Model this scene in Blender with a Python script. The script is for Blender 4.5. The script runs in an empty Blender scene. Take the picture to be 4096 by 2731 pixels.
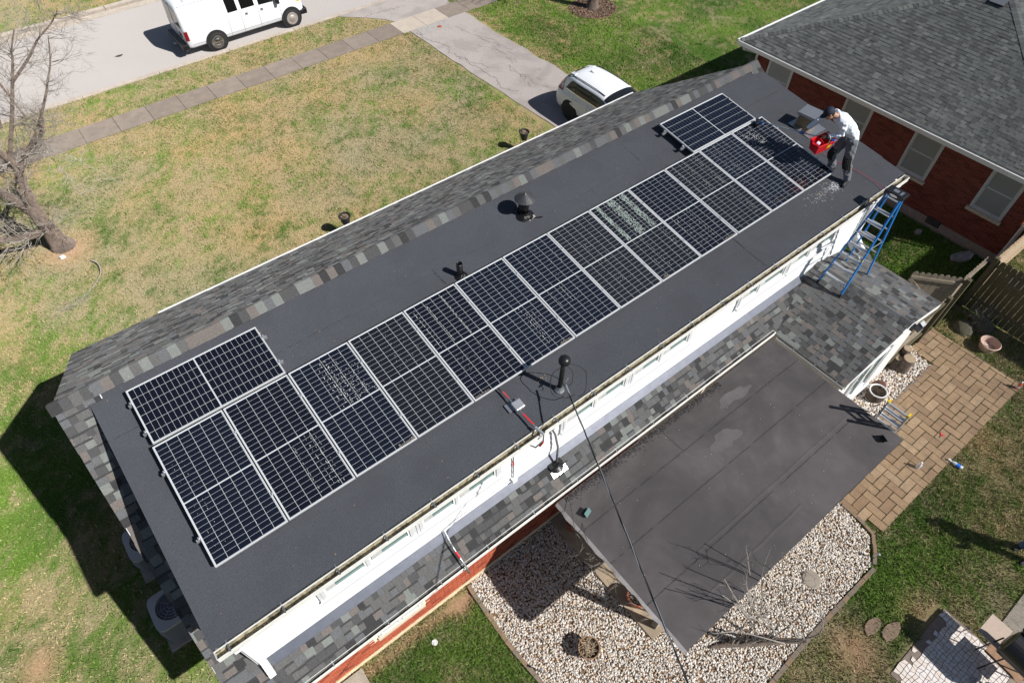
import bpy, bmesh, math, random
import numpy as np
from mathutils import Vector, Matrix
random.seed(7); rng = np.random.default_rng(7)
sc = bpy.context.scene; C = sc.collection
# ------------------------------------------------------------------ camera, sky, sun, exposure
G = -5.67                       # ground level (the panel array's upper left corner is the origin)
TILT, YAW = math.radians(51.276), math.radians(51.961)
cam_d = bpy.data.cameras.new('camera'); cam = bpy.data.objects.new('camera', cam_d); C.objects.link(cam)
cam_d.sensor_width = 36; cam_d.lens = 2569.3/4096*36; cam_d.clip_end = 900
fw = Vector((math.cos(TILT)*math.cos(YAW), math.cos(TILT)*math.sin(YAW), -math.sin(TILT)))
rt = Vector((math.sin(YAW), -math.cos(YAW), 0)); up = rt.cross(fw)
CAM = Vector((1.2462, -6.7993, 8.1502))
cam.matrix_world = Matrix(((rt.x, up.x, -fw.x, CAM.x), (rt.y, up.y, -fw.y, CAM.y), (rt.z, up.z, -fw.z, CAM.z), (0, 0, 0, 1)))
sc.camera = cam
SUN = Vector((0.505, -0.985, 1.0)).normalized()
w = bpy.data.worlds.new('World'); sc.world = w; w.use_nodes = True
nt = w.node_tree; bg = nt.nodes['Background']; sky = nt.nodes.new('ShaderNodeTexSky'); sky.sky_type = 'NISHITA'
sky.sun_disc = False; sky.sun_elevation = math.asin(SUN.z); sky.sun_rotation = math.atan2(SUN.x, SUN.y)
sky.air_density = 1.0; sky.dust_density = 0.6
nt.links.new(sky.outputs[0], bg.inputs[0]); bg.inputs[1].default_value = 0.05
sd = bpy.data.lights.new('sun', 'SUN'); sd.energy = 5.0; sd.angle = math.radians(0.5); sd.color = (1.0, 0.965, 0.91)
so = bpy.data.objects.new('sun', sd); C.objects.link(so); so.rotation_euler = SUN.to_track_quat('Z', 'Y').to_euler()
so.location = (0, 0, 30)
sc.view_settings.view_transform = 'Standard'; sc.view_settings.look = 'None'; sc.view_settings.gamma = 1
sc.view_settings.use_curve_mapping = False; sc.view_settings.exposure = 0.28

# ------------------------------------------------------------------ materials
MATS = {}
def mat(name, col=(.5, .5, .5), rough=.7, var=0, vs=8, bump=0, bs=60, metal=0, spec=.5, coat=0, attr=None, stain=0, stcol=None, sts=1.5, alpha=None):
    if name in MATS: return MATS[name]
    m = bpy.data.materials.new(name); m.use_nodes = True; t = m.node_tree; b = t.nodes['Principled BSDF']; L = t.links.new
    b.inputs['Base Color'].default_value = (*col, 1); b.inputs['Roughness'].default_value = rough
    if rough >= .84 and 'Diffuse Roughness' in b.inputs: b.inputs['Diffuse Roughness'].default_value = 1.0
    b.inputs['Metallic'].default_value = metal; b.inputs['Specular IOR Level'].default_value = spec
    if coat: b.inputs['Coat Weight'].default_value = coat; b.inputs['Coat Roughness'].default_value = .03
    geo = t.nodes.new('ShaderNodeNewGeometry')
    src = None
    if attr:
        a = t.nodes.new('ShaderNodeAttribute'); a.attribute_name = attr; src = a.outputs['Color']
    if var:
        n = t.nodes.new('ShaderNodeTexNoise'); n.inputs['Scale'].default_value = vs; n.inputs['Detail'].default_value = 6; n.inputs['Roughness'].default_value = .65
        L(geo.outputs['Position'], n.inputs['Vector'])
        r = t.nodes.new('ShaderNodeMapRange'); r.inputs[1].default_value = .3; r.inputs[2].default_value = .7; r.inputs[3].default_value = 1-var; r.inputs[4].default_value = 1+var
        L(n.outputs['Fac'], r.inputs[0])
        h = t.nodes.new('ShaderNodeMix'); h.data_type = 'RGBA'; h.blend_type = 'MULTIPLY'; h.inputs[0].default_value = 1
        if src: L(src, h.inputs[6])
        else: h.inputs[6].default_value = (*col, 1)
        L(r.outputs[0], h.inputs[7]); src = h.outputs[2]
    if stain:
        n = t.nodes.new('ShaderNodeTexNoise'); n.inputs['Scale'].default_value = sts; n.inputs['Detail'].default_value = 8; n.inputs['Roughness'].default_value = .62; n.inputs['Distortion'].default_value = .5
        L(geo.outputs['Position'], n.inputs['Vector'])
        r = t.nodes.new('ShaderNodeMapRange'); r.inputs[1].default_value = .46; r.inputs[2].default_value = .62; r.inputs[3].default_value = 0; r.inputs[4].default_value = stain
        L(n.outputs['Fac'], r.inputs[0])
        h = t.nodes.new('ShaderNodeMix'); h.data_type = 'RGBA'
        L(r.outputs[0], h.inputs[0])
        if src: L(src, h.inputs[6])
        else: h.inputs[6].default_value = (*col, 1)
        h.inputs[7].default_value = (*(stcol or (0, 0, 0)), 1); src = h.outputs[2]
    if src: L(src, b.inputs['Base Color'])
    if bump:
        n = t.nodes.new('ShaderNodeTexNoise'); n.inputs['Scale'].default_value = bs; n.inputs['Detail'].default_value = 4
        L(geo.outputs['Position'], n.inputs['Vector'])
        u = t.nodes.new('ShaderNodeBump'); u.inputs['Strength'].default_value = bump; u.inputs['Distance'].default_value = .02
        L(n.outputs['Fac'], u.inputs['Height']); L(u.outputs[0], b.inputs['Normal'])
    MATS[name] = m; return m

M_SH = [mat('shingle_charcoal', (.040, .040, .042), .95, .35, 60, .4, 200), mat('shingle_dark_grey', (.078, .078, .081), .95, .35, 60, .4, 200),
        mat('shingle_grey', (.120, .120, .120), .95, .35, 60, .4, 200), mat('shingle_slate', (.128, .133, .142), .95, .35, 60, .4, 200),
        mat('shingle_pale', (.200, .213, .203), .95, .3, 60, .4, 200), mat('shingle_brown', (.165, .145, .135), .95, .35, 60, .4, 200)]
W_SH = [.11, .22, .30, .15, .10, .12]
M_NS = [mat('neighbour_shingle_dark', (.085, .091, .093), .95, .3, 40, .4, 200), mat('neighbour_shingle_grey', (.118, .126, .126), .95, .3, 40, .4, 200),
        mat('neighbour_shingle_mid', (.145, .154, .150), .95, .3, 40, .4, 200), mat('neighbour_shingle_pale', (.185, .195, .184), .95, .3, 40, .4, 200)]
W_NS = [.22, .38, .34, .06]
m_membrane = mat('rolled_roofing', (.066, .071, .086), .9, .34, 70, .9, 120, stain=.5, stcol=(.052, .056, .068), sts=1.1)
m_seam = mat('seam_tar', (.016, .016, .018), .7)
m_epdm = mat('patio_roof_rubber', (.070, .062, .064), .66, .28, 1.1, .08, 90, stain=.7, stcol=(.034, .030, .032), sts=.55)
m_epdm_light = mat('rubber_edge', (.30, .28, .28), .7, .15, 8)
m_white = mat('white_paint', (.80, .80, .80), .5, .03, 5)
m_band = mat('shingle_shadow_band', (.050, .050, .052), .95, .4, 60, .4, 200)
m_siding = mat('white_siding', (.80, .81, .82), .55, .02, 3)
m_trim = mat('white_trim', (.60, .61, .63), .45, .04, 9)
m_gutter = mat('gutter_white', (.70, .69, .66), .5, .12, 7)
m_gutin = mat('gutter_inside', (.36, .32, .22), .8, .4, 14, stain=.85, stcol=(.06, .05, .03), sts=9)
m_gutdark = mat('gutter_dark_metal', (.10, .10, .09), .7, .2, 8)  # dark grey metal of the wing and neighbour gutter linings
m_alu = mat('aluminium', (.62, .63, .65), .38, .05, 20, metal=.75)
m_frame = mat('panel_frame_aluminium', (.72, .73, .75), .42, .04, 20, metal=.35)
m_back = mat('panel_backsheet', (.50, .54, .55), .35, spec=.5)
m_flash = mat('galvanised_flashing', (.24, .25, .29), .34, .1, 6, .12, 3, metal=.9)
m_steel = mat('galvanised_steel', (.42, .43, .45), .35, .1, 20, metal=.8)
m_black = mat('black_plastic', (.012, .012, .014), .35)
m_blackm = mat('black_matte', (.015, .015, .016), .8, .2, 10)
m_tar = mat('roof_tar', (.010, .010, .011), .22, .3, 10, .6, 50)
m_rubber = mat('rubber', (.02, .02, .021), .8)
m_red = mat('red_plastic', (.62, .012, .02), .35)
m_redl = mat('red_label', (.65, .02, .03), .5)
m_yel = mat('yellow_plastic', (.70, .50, .02), .45)
m_blue = mat('ladder_blue_fibreglass', (.010, .17, .50), .4, .1, 12)
m_glass = mat('window_glass', (.09, .17, .165), .06, spec=.8)
m_glass2 = mat('insect_screen_glass', (.30, .315, .33), .5, .05, 3)
m_curtain = mat('curtain', (.45, .46, .46), .8, .25, 8)
m_brick = [mat('brick_red', (.30, .062, .030), .9, .25, 30, .3, 120), mat('brick_orange', (.36, .085, .040), .9, .25, 30, .3, 120), mat('brick_brown', (.16, .035, .020), .9, .25, 30, .3, 120)]
m_nbrick = [mat('neighbour_brick_red', (.31, .082, .055), .9, .2, 30, .3, 120), mat('neighbour_brick_dark', (.24, .062, .042), .9, .2, 30, .3, 120), mat('neighbour_brick_orange', (.35, .098, .060), .9, .2, 30, .3, 120)]
m_mortar = mat('mortar', (.62, .50, .38), .95, .15, 20)
m_nmortar = mat('neighbour_mortar', (.34, .25, .15), .95, .15, 20)
m_found = mat('foundation_concrete', (.58, .44, .29), .9, .2, 6, .2, 40)
m_nfound = mat('neighbour_foundation', (.42, .36, .29), .9, .2, 6, .2, 40)
m_cream = mat('cream_sill', (.62, .54, .42), .7, .1, 8)
m_conc = mat('concrete', (.42, .37, .31), .9, .15, 5, .2, 60, stain=.3, stcol=(.30, .25, .20), sts=2)
m_walk = [mat('sidewalk_brown', (.215, .176, .148), .92, .16, 3, .25, 60, stain=.45, stcol=(.17, .14, .12), sts=1.3), mat('sidewalk_grey', (.232, .192, .162), .92, .16, 3, .25, 60, stain=.45, stcol=(.18, .15, .13), sts=1.1), mat('sidewalk_pale', (.42, .37, .315), .92, .1, 3, .25, 60, stain=.3, stcol=(.33, .28, .24), sts=1.5)]
m_street = mat('street_asphalt', (.38, .355, .342), .92, .10, 90, .15, 90, stain=.25, stcol=(.345, .32, .31), sts=.35)
m_drive = mat('driveway_asphalt', (.355, .318, .305), .95, .28, 55, .4, 80, stain=.6, stcol=(.25, .225, .215), sts=.8)
m_crack = mat('asphalt_crack', (.05, .045, .042), .95)
m_kerb = mat('kerb_concrete', (.40, .35, .30), .9, .18, 5, .2, 50, stain=.4, stcol=(.30, .25, .20), sts=1.5)
m_dirt = mat('soil', (.21, .13, .075), .95, .3, 12, .5, 60)
m_subsoil = mat('dark_soil', (.06, .045, .03), .95, .3, 12, .5, 60)
m_wood = mat('weathered_wood', (.30, .25, .185), .9, .3, 18, .2, 40, stain=.4, stcol=(.16, .13, .09), sts=4)
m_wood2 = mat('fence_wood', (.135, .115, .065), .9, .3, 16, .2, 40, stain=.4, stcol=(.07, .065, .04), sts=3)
m_bark = mat('bark', (.19, .145, .12), .95, .5, 9, 1.0, 18, stain=.5, stcol=(.10, .08, .065), sts=5)
m_lichen = mat('twig_bark', (.30, .27, .24), .9, .3, 20, .4, 60)
m_dead = mat('dead_stalks', (.46, .36, .25), .9, .3, 30)
m_terra = mat('terracotta', (.36, .10, .05), .7, .15, 10)
m_rust = mat('rusty_planter', (.26, .15, .085), .7, .25, 12)
m_pot = mat('dark_pot', (.035, .036, .038), .5, .1, 10)
m_potsoil = mat('potting_soil', (.05, .033, .022), .95, .4, 60, .6, 80)
m_stone = mat('pebble', (.5, .5, .5), .75, .12, 60, attr='Col')
m_blade = mat('grass_blade', (.1, .1, .1), .85, attr='Col', spec=.2)
m_lawn = mat('lawn_soil', (.1, .1, .1), .95, .38, 22, .9, 45, attr='Col', spec=.1)
m_paver = [mat('paver_tan', (.40, .275, .165), .9, .14, 9, .25, 70, stain=.35, stcol=(.26, .19, .13), sts=2.2), mat('paver_brown', (.34, .225, .135), .9, .14, 9, .25, 70, stain=.35, stcol=(.22, .16, .11), sts=2.2), mat('paver_pale', (.45, .32, .20), .9, .14, 9, .25, 70, stain=.3, stcol=(.29, .22, .155), sts=2.2)]
m_carw = mat('white_car_paint', (.80, .82, .86), .42, coat=.25)
m_carglass = mat('car_glass', (.012, .014, .015), .05, spec=.7)
m_vanglass = mat('tinted_van_glass', (.008, .009, .009), .06)
m_brownglass = mat('brown_glass', (.10, .075, .035), .12)
m_tail = mat('tail_lamp', (.28, .008, .015), .15, coat=.6)
m_amber = mat('amber_lamp', (.8, .36, .03), .2, coat=.5)
m_chrome = mat('chrome', (.75, .75, .76), .15, metal=1)
m_rimd = mat('dull_rim', (.50, .45, .41), .4, .2, 20, metal=.5)
m_pad = mat('ac_cabinet', (.40, .40, .38), .6, .05, 8)

# ------------------------------------------------------------------ helpers
WLOC = {}
class MB:
    def __init__(s): s.v = []; s.f = []; s.m = []
    def face(s, pts, mi=0):
        k = len(s.v); s.v += [tuple(q) for q in pts]; s.f.append(tuple(range(k, k+len(pts)))); s.m.append(mi); return s
    def box(s, a, b, mi=0):
        x0, y0, z0 = [min(a[i], b[i]) for i in range(3)]; x1, y1, z1 = [max(a[i], b[i]) for i in range(3)]
        return s.hexa([(x0, y0, z0), (x1, y0, z0), (x1, y1, z0), (x0, y1, z0), (x0, y0, z1), (x1, y0, z1), (x1, y1, z1), (x0, y1, z1)], mi)
    def hexa(s, q, mi=0):
        k = len(s.v); s.v += [tuple(v) for v in q]
        for f in ((3, 2, 1, 0), (4, 5, 6, 7), (0, 1, 5, 4), (1, 2, 6, 5), (2, 3, 7, 6), (3, 0, 4, 7)): s.f.append(tuple(k+i for i in f)); s.m.append(mi)
        return s
    def obox(s, c, ax, ay, az, mi=0):
        c, ax, ay, az = map(Vector, (c, ax, ay, az))
        return s.hexa([c+ax*i+ay*j+az*l for l in (-.5, .5) for i, j in ((-.5, -.5), (.5, -.5), (.5, .5), (-.5, .5))], mi)
    def bar(s, p, q, wd, th=None, upv=(0, 0, 1), mi=0):
        p, q = Vector(p), Vector(q); d = q-p; u = Vector(upv); sd_ = d.cross(u)
        if sd_.length < 1e-6: sd_ = d.cross(Vector((1, 0, 0)))
        sd_.normalize(); u = sd_.cross(d).normalized()
        return s.obox((p+q)/2, d, sd_*wd, u*(th or wd), mi)
    def tube(s, pts, r, n=8, mi=0, cap=True):
        pts = [Vector(q) for q in pts]; rs = r if isinstance(r, (list, tuple)) else [r]*len(pts)
        k0 = len(s.v); ref = None
        for i, q in enumerate(pts):
            d = (pts[min(i+1, len(pts)-1)]-pts[max(i-1, 0)])
            if d.length < 1e-9: d = Vector((0, 0, 1))
            d.normalize()
            if ref is None: ref = d.orthogonal().normalized()
            ref = (ref-d*ref.dot(d))
            ref = ref.normalized() if ref.length > 1e-6 else d.orthogonal().normalized()
            bi = d.cross(ref)
            for j in range(n):
                a = 2*math.pi*j/n; s.v.append(tuple(q+(ref*math.cos(a)+bi*math.sin(a))*rs[i]))
        for i in range(len(pts)-1):
            for j in range(n):
                a = k0+i*n+j; b = k0+i*n+(j+1) % n; s.f.append((a, b, b+n, a+n)); s.m.append(mi)
        if cap:
            s.f.append(tuple(range(k0+n-1, k0-1, -1))); s.m.append(mi)
            e = k0+(len(pts)-1)*n; s.f.append(tuple(range(e, e+n))); s.m.append(mi)
        return s
    def lathe(s, c, prof, n=20, mi=0, sx=1, sy=1, ax=None):
        c = Vector(c); k0 = len(s.v)
        R = Vector(ax).to_track_quat('Z', 'Y').to_matrix() if ax else Matrix.Identity(3)
        for (r, z) in prof:
            for j in range(n):
                a = 2*math.pi*j/n; s.v.append(tuple(c+R @ Vector((r*math.cos(a)*sx, r*math.sin(a)*sy, z))))
        for i in range(len(prof)-1):
            for j in range(n):
                a = k0+i*n+j; b = k0+i*n+(j+1) % n; s.f.append((a, b, b+n, a+n)); s.m.append(mi)
        return s
    def prism(s, poly, z0, z1, mi=0):
        k = len(s.v); n = len(poly)
        s.v += [(x, y, z0) for x, y in poly]+[(x, y, z1) for x, y in poly]
        s.f.append(tuple(range(k+n-1, k-1, -1))); s.f.append(tuple(range(k+n, k+2*n))); s.m += [mi, mi]
        for i in range(n):
            j = (i+1) % n; s.f.append((k+i, k+j, k+n+j, k+n+i)); s.m.append(mi)
        return s
def mesh_of(name, mb, mats, off=(0, 0, 0), smooth=False):
    me = bpy.data.meshes.new(name)
    v = np.array(mb.v, float).reshape(-1, 3)-np.array(off) if len(mb.v) else np.zeros((0, 3))
    me.from_pydata(v.tolist(), [], mb.f)
    for m in (mats if isinstance(mats, (list, tuple)) else [mats]): me.materials.append(m)
    if any(mb.m): me.polygons.foreach_set('material_index', mb.m)
    if smooth: me.polygons.foreach_set('use_smooth', [True]*len(me.polygons))
    me.update(); return me
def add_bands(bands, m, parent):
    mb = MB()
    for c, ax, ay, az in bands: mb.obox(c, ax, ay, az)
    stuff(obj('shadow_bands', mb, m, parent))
def obj(name, mb, mats, parent=None, smooth=False, bevel=0, recalc=False):
    off = WLOC.get(parent.name, (0, 0, 0)) if parent else (0, 0, 0)
    me = mesh_of(name, mb, mats, off, smooth) if isinstance(mb, MB) else mb
    if recalc:
        bm = bmesh.new(); bm.from_mesh(me); bmesh.ops.remove_doubles(bm, verts=bm.verts, dist=1e-5); bmesh.ops.recalc_face_normals(bm, faces=bm.faces); bm.to_mesh(me); bm.free()
    o = bpy.data.objects.new(name, me); C.objects.link(o)
    if parent: o.parent = parent; WLOC[o.name] = WLOC.get(parent.name, (0, 0, 0))
    if bevel:
        b = o.modifiers.new('bevel', 'BEVEL'); b.width = bevel; b.segments = 2; b.limit_method = 'ANGLE'
    return o
def tag(o, label, cat, group=None):
    o['label'] = label; o['category'] = cat
    if group: o['group'] = group
    return o
def thing(name, label, cat, loc=(0, 0, 0), group=None):
    o = bpy.data.objects.new(name, None); C.objects.link(o); o.location = loc; o.empty_display_size = .2
    WLOC[o.name] = tuple(loc); return tag(o, label, cat, group)
def struct(name, mb, mats, smooth=False):
    o = obj(name, mb, mats, None, smooth); o['kind'] = 'structure'; return o
def stuff(o): o['kind'] = 'stuff'; return o
def dup(root, loc, rotz=0, label=None):
    r = root.copy(); C.objects.link(r); r.location = loc; r.rotation_euler = (0, 0, rotz)
    if label: r['label'] = label
    WLOC[r.name] = tuple(loc)
    for ch in list(root.children):
        c = ch.copy(); C.objects.link(c); c.parent = r
        for g_ in list(ch.children):
            d = g_.copy(); C.objects.link(d); d.parent = c
    return r
UNIT = {}
def unit(name, m):
    k = (name, m.name)
    if k not in UNIT:
        UNIT[k] = mesh_of(name, MB().box((-.5, -.5, -.5), (.5, .5, .5)), m)
    return UNIT[k]
def basis(c, ax, ay, az, off=(0, 0, 0)):
    c = Vector(c)-Vector(off)
    return Matrix(((ax[0], ay[0], az[0], c[0]), (ax[1], ay[1], az[1], c[1]), (ax[2], ay[2], az[2], c[2]), (0, 0, 0, 1)))
def piece(name, m, c, ax, ay, az, parent):
    o = bpy.data.objects.new(name, unit(name, m)); C.objects.link(o); o.parent = parent
    o.matrix_local = basis(c, ax, ay, az, WLOC.get(parent.name, (0, 0, 0))); return o
def pieces(name, stuffname, items, mats, parent, limit=300, inview=True):
    """items: (centre, ax, ay, az, mat index). The nearest `limit` in the frame become parts, the rest one joined part."""
    def key(it):
        d = Vector(it[0])-CAM; zz = d.dot(fw)
        vis = zz > 0 and abs(d.dot(rt)/zz) < .80 and abs(d.dot(up)/zz) < .54
        return (0 if vis else 1, zz)
    items = sorted(items, key=key)
    for it in items[:limit]: piece(name, mats[it[4]], it[0], it[1], it[2], it[3], parent)
    if len(items) > limit:
        mb = MB()
        for it in items[limit:]: mb.obox(it[0], it[1], it[2], it[3], it[4])
        stuff(obj(stuffname, mb, mats, parent))
def shingles(O, U, V, N, ulen, vlen, clip, weights, expo=.143, wmin=.10, wmax=.26, thick=.007, vstart=0, bands=None):
    """rows of shingle tabs on the plane O + u U + v V; returns piece items"""
    U, V, N, O = map(Vector, (U, V, N, O)); out = []; rows = int(vlen/expo)+1; idx = list(range(len(weights)))
    for r in range(rows):
        v0 = vstart+r*expo; u = -random.uniform(0, .25)
        while u < ulen:
            wd = random.uniform(wmin, wmax); u0, u1 = max(u, 0), min(u+wd, ulen); u += wd
            if u1-u0 < .03: continue
            v1 = min(v0+expo+.018, vlen+vstart)
            if v1-v0 < .03: continue
            if clip:
                cu = clip((u0+u1)/2, v0+expo/2, u0, u1)
                if cu is None: continue
                u0, u1 = cu
                if u1-u0 < .02: continue
            t = thick*random.uniform(.8, 1.5); c = O+U*((u0+u1)/2)+V*((v0+v1)/2)+N*(.006+t/2+random.uniform(0, .002))
            tilt = .006/(v1-v0)
            ay = (V-N*tilt)*(v1-v0); az = N*t
            mi = random.choices(idx, weights)[0]; out.append((c, U*(u1-u0-.003), ay, az, mi))
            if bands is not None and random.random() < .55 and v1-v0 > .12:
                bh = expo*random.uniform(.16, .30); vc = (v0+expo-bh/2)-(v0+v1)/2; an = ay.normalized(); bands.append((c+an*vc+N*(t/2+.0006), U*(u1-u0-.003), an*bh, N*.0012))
    return out
# smooth value noise for colouring lawns
_lat = rng.random((64, 64, 6))
def vnoise(x, y, s, k=0):
    x = np.asarray(x)/s+100.3; y = np.asarray(y)/s+77.7
    i = np.floor(x).astype(int); j = np.floor(y).astype(int); fx = x-i; fy = y-j; fx = fx*fx*(3-2*fx); fy = fy*fy*(3-2*fy)
    L = _lat[:, :, k]; a = L[i % 64, j % 64]; b = L[(i+1) % 64, j % 64]; c = L[i % 64, (j+1) % 64]; d = L[(i+1) % 64, (j+1) % 64]
    return (a*(1-fx)+b*fx)*(1-fy)+(c*(1-fx)+d*fx)*fy
def fb(x, y, s, k=0): return .5*vnoise(x, y, s, k)+.3*vnoise(x, y, s*.43, k+1)+.2*vnoise(x, y, s*.19, k+2)
def sstep(a, b, x): t = np.clip((np.asarray(x, float)-a)/(b-a), 0, 1); return t*t*(3-2*t)
def greenness(x, y):
    x = np.asarray(x, float); y = np.asarray(y, float)
    g = .33+0*x
    g = np.where(y > 29, .45, g)
    g = g+.42*sstep(18.2, 19.6, x)*sstep(4, 9, y)                      # neighbour's lawn is greener
    g = g+.20*sstep(8.4, 6.2, y)*sstep(3, 5, y)*(x < 15)               # strip in front of the house
    g = g+.26*sstep(.5, -2.5, x)*sstep(12, 8, y)                       # side yard
    g = g+.55*np.exp(-((x-5.6)**2+(y-7.0)**2)/.55)
    g = g+.10*(y < -2.6)
    g = g+.45*((y < -2.6) & (x < 3.4)) + .42*np.exp(-((x-10.9)**2+(y+8.0)**2)/1.1)+.35*np.exp(-((x-9.6)**2+(y+8.3)**2)/.9)+.3*np.exp(-((x-12.8)**2+(y+7.9)**2)/1.0)
    g = g+.5*((x > 15.5) & (x < 22) & (y < 5) & (y > -4.9))
    g = g+.22*sstep(16.5, 21, y)*(x < 13.6)*(vnoise(x, y, 3, 4)-.5)
    return g
def dirtness(x, y):
    d = .9*np.exp(-((x+.6)**2+(y-13.3)**2)/.5)+.8*np.exp(-((x-8.6)**2+(y+8.5)**2)/.25)+.8*np.exp(-((x-2.9)**2+(y+2.95)**2)/.06)
    d = d+.75*np.exp(-((y+2.85)/.16)**2)*(x < 3.3)*(x > -1)+.5*np.exp(-((x-10.3)**2+(y+8.9)**2)/.18)+.8*np.exp(-((x+4.3)**2+(y-1.2)**2)/.15)
    d = d+.55*np.exp(-((x-5.9)**2+(y-6.4)**2)/.12)
    return d
def lawn_col(x, y, jit=0.0):
    n = fb(x, y, 1.9, 0); n2 = fb(x, y, .34, 2); r = rng.random(np.shape(x))
    n3 = fb(x, y, .11, 1)
    f = greenness(x, y)+(n-.5)*.55+(n2-.5)*.85+(n3-.5)*.8
    f = sstep(.12, .92, f+(r-.5)*jit)
    warm = fb(x, y, 2.6, 1)[..., None]
    tan = np.array([.40, .318, .178])+(warm-.5)*np.array([.14, .02, -.04])
    green = np.array([.115, .205, .034])+(vnoise(x, y, 1.3, 5)[..., None]-.5)*np.array([.10, .13, .02])
    c = tan*(1-f[..., None])+green*f[..., None]
    dd = np.clip(dirtness(x, y)+(n2-.5)*.5, 0, 1)[..., None]; dd = np.where(dirtness(x, y)[..., None] > .12, dd, 0)
    c = c*(1-dd)+np.array([.50, .32, .20])*dd
    return np.clip(c, .01, 1)
def set_col(me, cols):
    a = me.color_attributes.new('Col', 'FLOAT_COLOR', 'POINT')
    c4 = np.ones((len(cols), 4), np.float32); c4[:, :3] = cols; a.data.foreach_set('color', c4.ravel())
def np_mesh(name, V, F, m, cols=None, smooth=False):
    me = bpy.data.meshes.new(name); n = F.shape[1]
    me.vertices.add(len(V)); me.vertices.foreach_set('co', V.astype(np.float32).ravel())
    me.loops.add(F.size); me.loops.foreach_set('vertex_index', F.astype(np.int32).ravel())
    me.polygons.add(len(F)); me.polygons.foreach_set('loop_start', np.arange(0, F.size, n, dtype=np.int32)); me.polygons.foreach_set('loop_total', np.full(len(F), n, np.int32))
    if smooth: me.polygons.foreach_set('use_smooth', np.ones(len(F), bool))
    me.update(calc_edges=True); me.materials.append(m)
    if cols is not None: set_col(me, cols)
    return me
# ------------------------------------------------------------------ ground, street, walks
struct('ground', MB().face([(-300, -300, G-.16), (300, -300, G-.16), (300, 300, G-.16), (-300, 300, G-.16)]), m_subsoil)
GRAV = [(3.30, -2.66), (3.26, -4.2), (3.36, -5.6), (3.30, -7.9), (8.2, -7.74), (10.33, -7.70), (10.9, -7.3), (11.04, -6.5), (11.4, -5.3), (11.4, -2.66)]
def lawn(name, x0, x1, y0, y1, step):
    nx = int((x1-x0)/step)+1; ny = int((y1-y0)/step)+1
    xs = np.linspace(x0, x1, nx); ys = np.linspace(y0, y1, ny); X, Y = np.meshgrid(xs, ys); X = X.ravel(); Y = Y.ravel()
    Z = G+(fb(X, Y, 1.5, 3)-.5)*.03-.012
    V = np.stack([X, Y, Z], 1); i = np.arange(nx-1)[None, :]+nx*np.arange(ny-1)[:, None]; i = i.ravel()
    F = np.stack([i, i+1, i+1+nx, i+nx], 1)
    me = np_mesh(name, V, F, m_lawn, lawn_col(X, Y, .3)*.8, True); o = bpy.data.objects.new(name, me); C.objects.link(o); o['kind'] = 'structure'
lawn('front_lawn', -16, 60, 5.0, 22.1, .16)
lawn('back_yard', -16, 60, -26, 5.0, .16)
lawn('far_verge', -16, 60, 29.95, 60, .25)
# street with kerbs
struct('street', MB().face([(-120, 22.2, G-.12), (160, 22.2, G-.12), (160, 29.9, G-.12), (-120, 29.9, G-.12)]), m_street)
struct('gutter_pan', MB().box((-120, 22.34, G-.14), (160, 22.62, G-.112)).box((-120, 29.1, G-.14), (160, 29.62, G-.112)), m_kerb)
kb = thing('kerb', 'pale concrete kerb running along the near side of the street', 'kerb', (5, 22.2, G))
x = -16.0
while x < 45:
    x1 = x+3.05; low = 13.6 < (x+x1)/2 < 20.2
    obj('kerb_stone', MB().box((x+.006, 22.10, G-.14), (x1-.006, 22.34, G-(.07 if low else -.01))), m_kerb, kb, bevel=.02); x = x1
kb2 = thing('kerb', 'pale concrete kerb along the far side of the street', 'kerb', (5, 29.8, G)); x = -16.0
while x < 45:
    x1 = x+3.05; obj('kerb_stone', MB().box((x+.006, 29.62, G-.14), (x1-.006, 29.95, G+.01)), m_kerb, kb2, bevel=.02); x = x1
# sidewalk
sw = bpy.data.objects.new('sidewalk', None); C.objects.link(sw); sw['kind'] = 'structure'
sw.location = (8, 19.4, G); WLOC['sidewalk'] = (8, 19.4, G)
joints = [-14.5+1.234*k for k in range(60)]
for a, b in zip(joints[:-1], joints[1:]):
    cx = (a+b)/2; mi = 2 if 15.4 < cx < 17.6 else (1 if random.random() < .5 else 0)
    if cx > 17.6: mi = 1
    piece('paving_slab', m_walk[mi], (cx, 19.4, G-.02+random.uniform(0, .004)), (b-a-.016, 0, 0), (0, 1.16, 0), (0, 0, .075), sw)
# driveway and apron
def wob(n, a=.05): return [random.uniform(-a, a) for _ in range(n)]
dl = [(15.42+.02*k+random.uniform(-.06, .06), 18.82-.55*k) for k in range(26)]; dr = [(18.45+.013*k+random.uniform(-.07, .07), 18.82-.55*k) for k in range(26)]
mb = MB()
for k in range(25): mb.face([(*dl[k], G+.008), (*dl[k+1], G+.008), (*dr[k+1], G+.008), (*dr[k], G+.008)])
struct('driveway', mb, m_drive)
mb = MB(); mb.face([(15.42, 19.98, G+.004), (18.45, 19.98, G+.004), (18.9, 21.0, G+.004), (19.9, 22.12, G+.004), (13.55, 22.12, G+.004), (14.6, 21.15, G+.004), (15.2, 20.45, G+.004)])
struct('driveway_apron', mb, m_drive)
def ribbon(pts, wd, z, mb=None):
    mb = mb or MB()
    P = [Vector((a, b, z)) for a, b in pts]
    for i in range(len(P)-1):
        d = (P[i+1]-P[i]); s = Vector((-d.y, d.x, 0)).normalized()*wd*random.uniform(.4, 1)*.5; s2 = s*random.uniform(.7, 1.2)
        mb.face([P[i]-s, P[i+1]-s2, P[i+1]+s2, P[i]+s])
    return mb
mb = MB()
def crack(x0, y0, ang, n, st, z, wd=.022):
    pts = [(x0, y0)]; a = ang
    for _ in range(n): a = ang+random.gauss(0, .7); pts.append((pts[-1][0]+math.cos(a)*st, pts[-1][1]+math.sin(a)*st))
    ribbon(pts, wd, z, mb)
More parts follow.
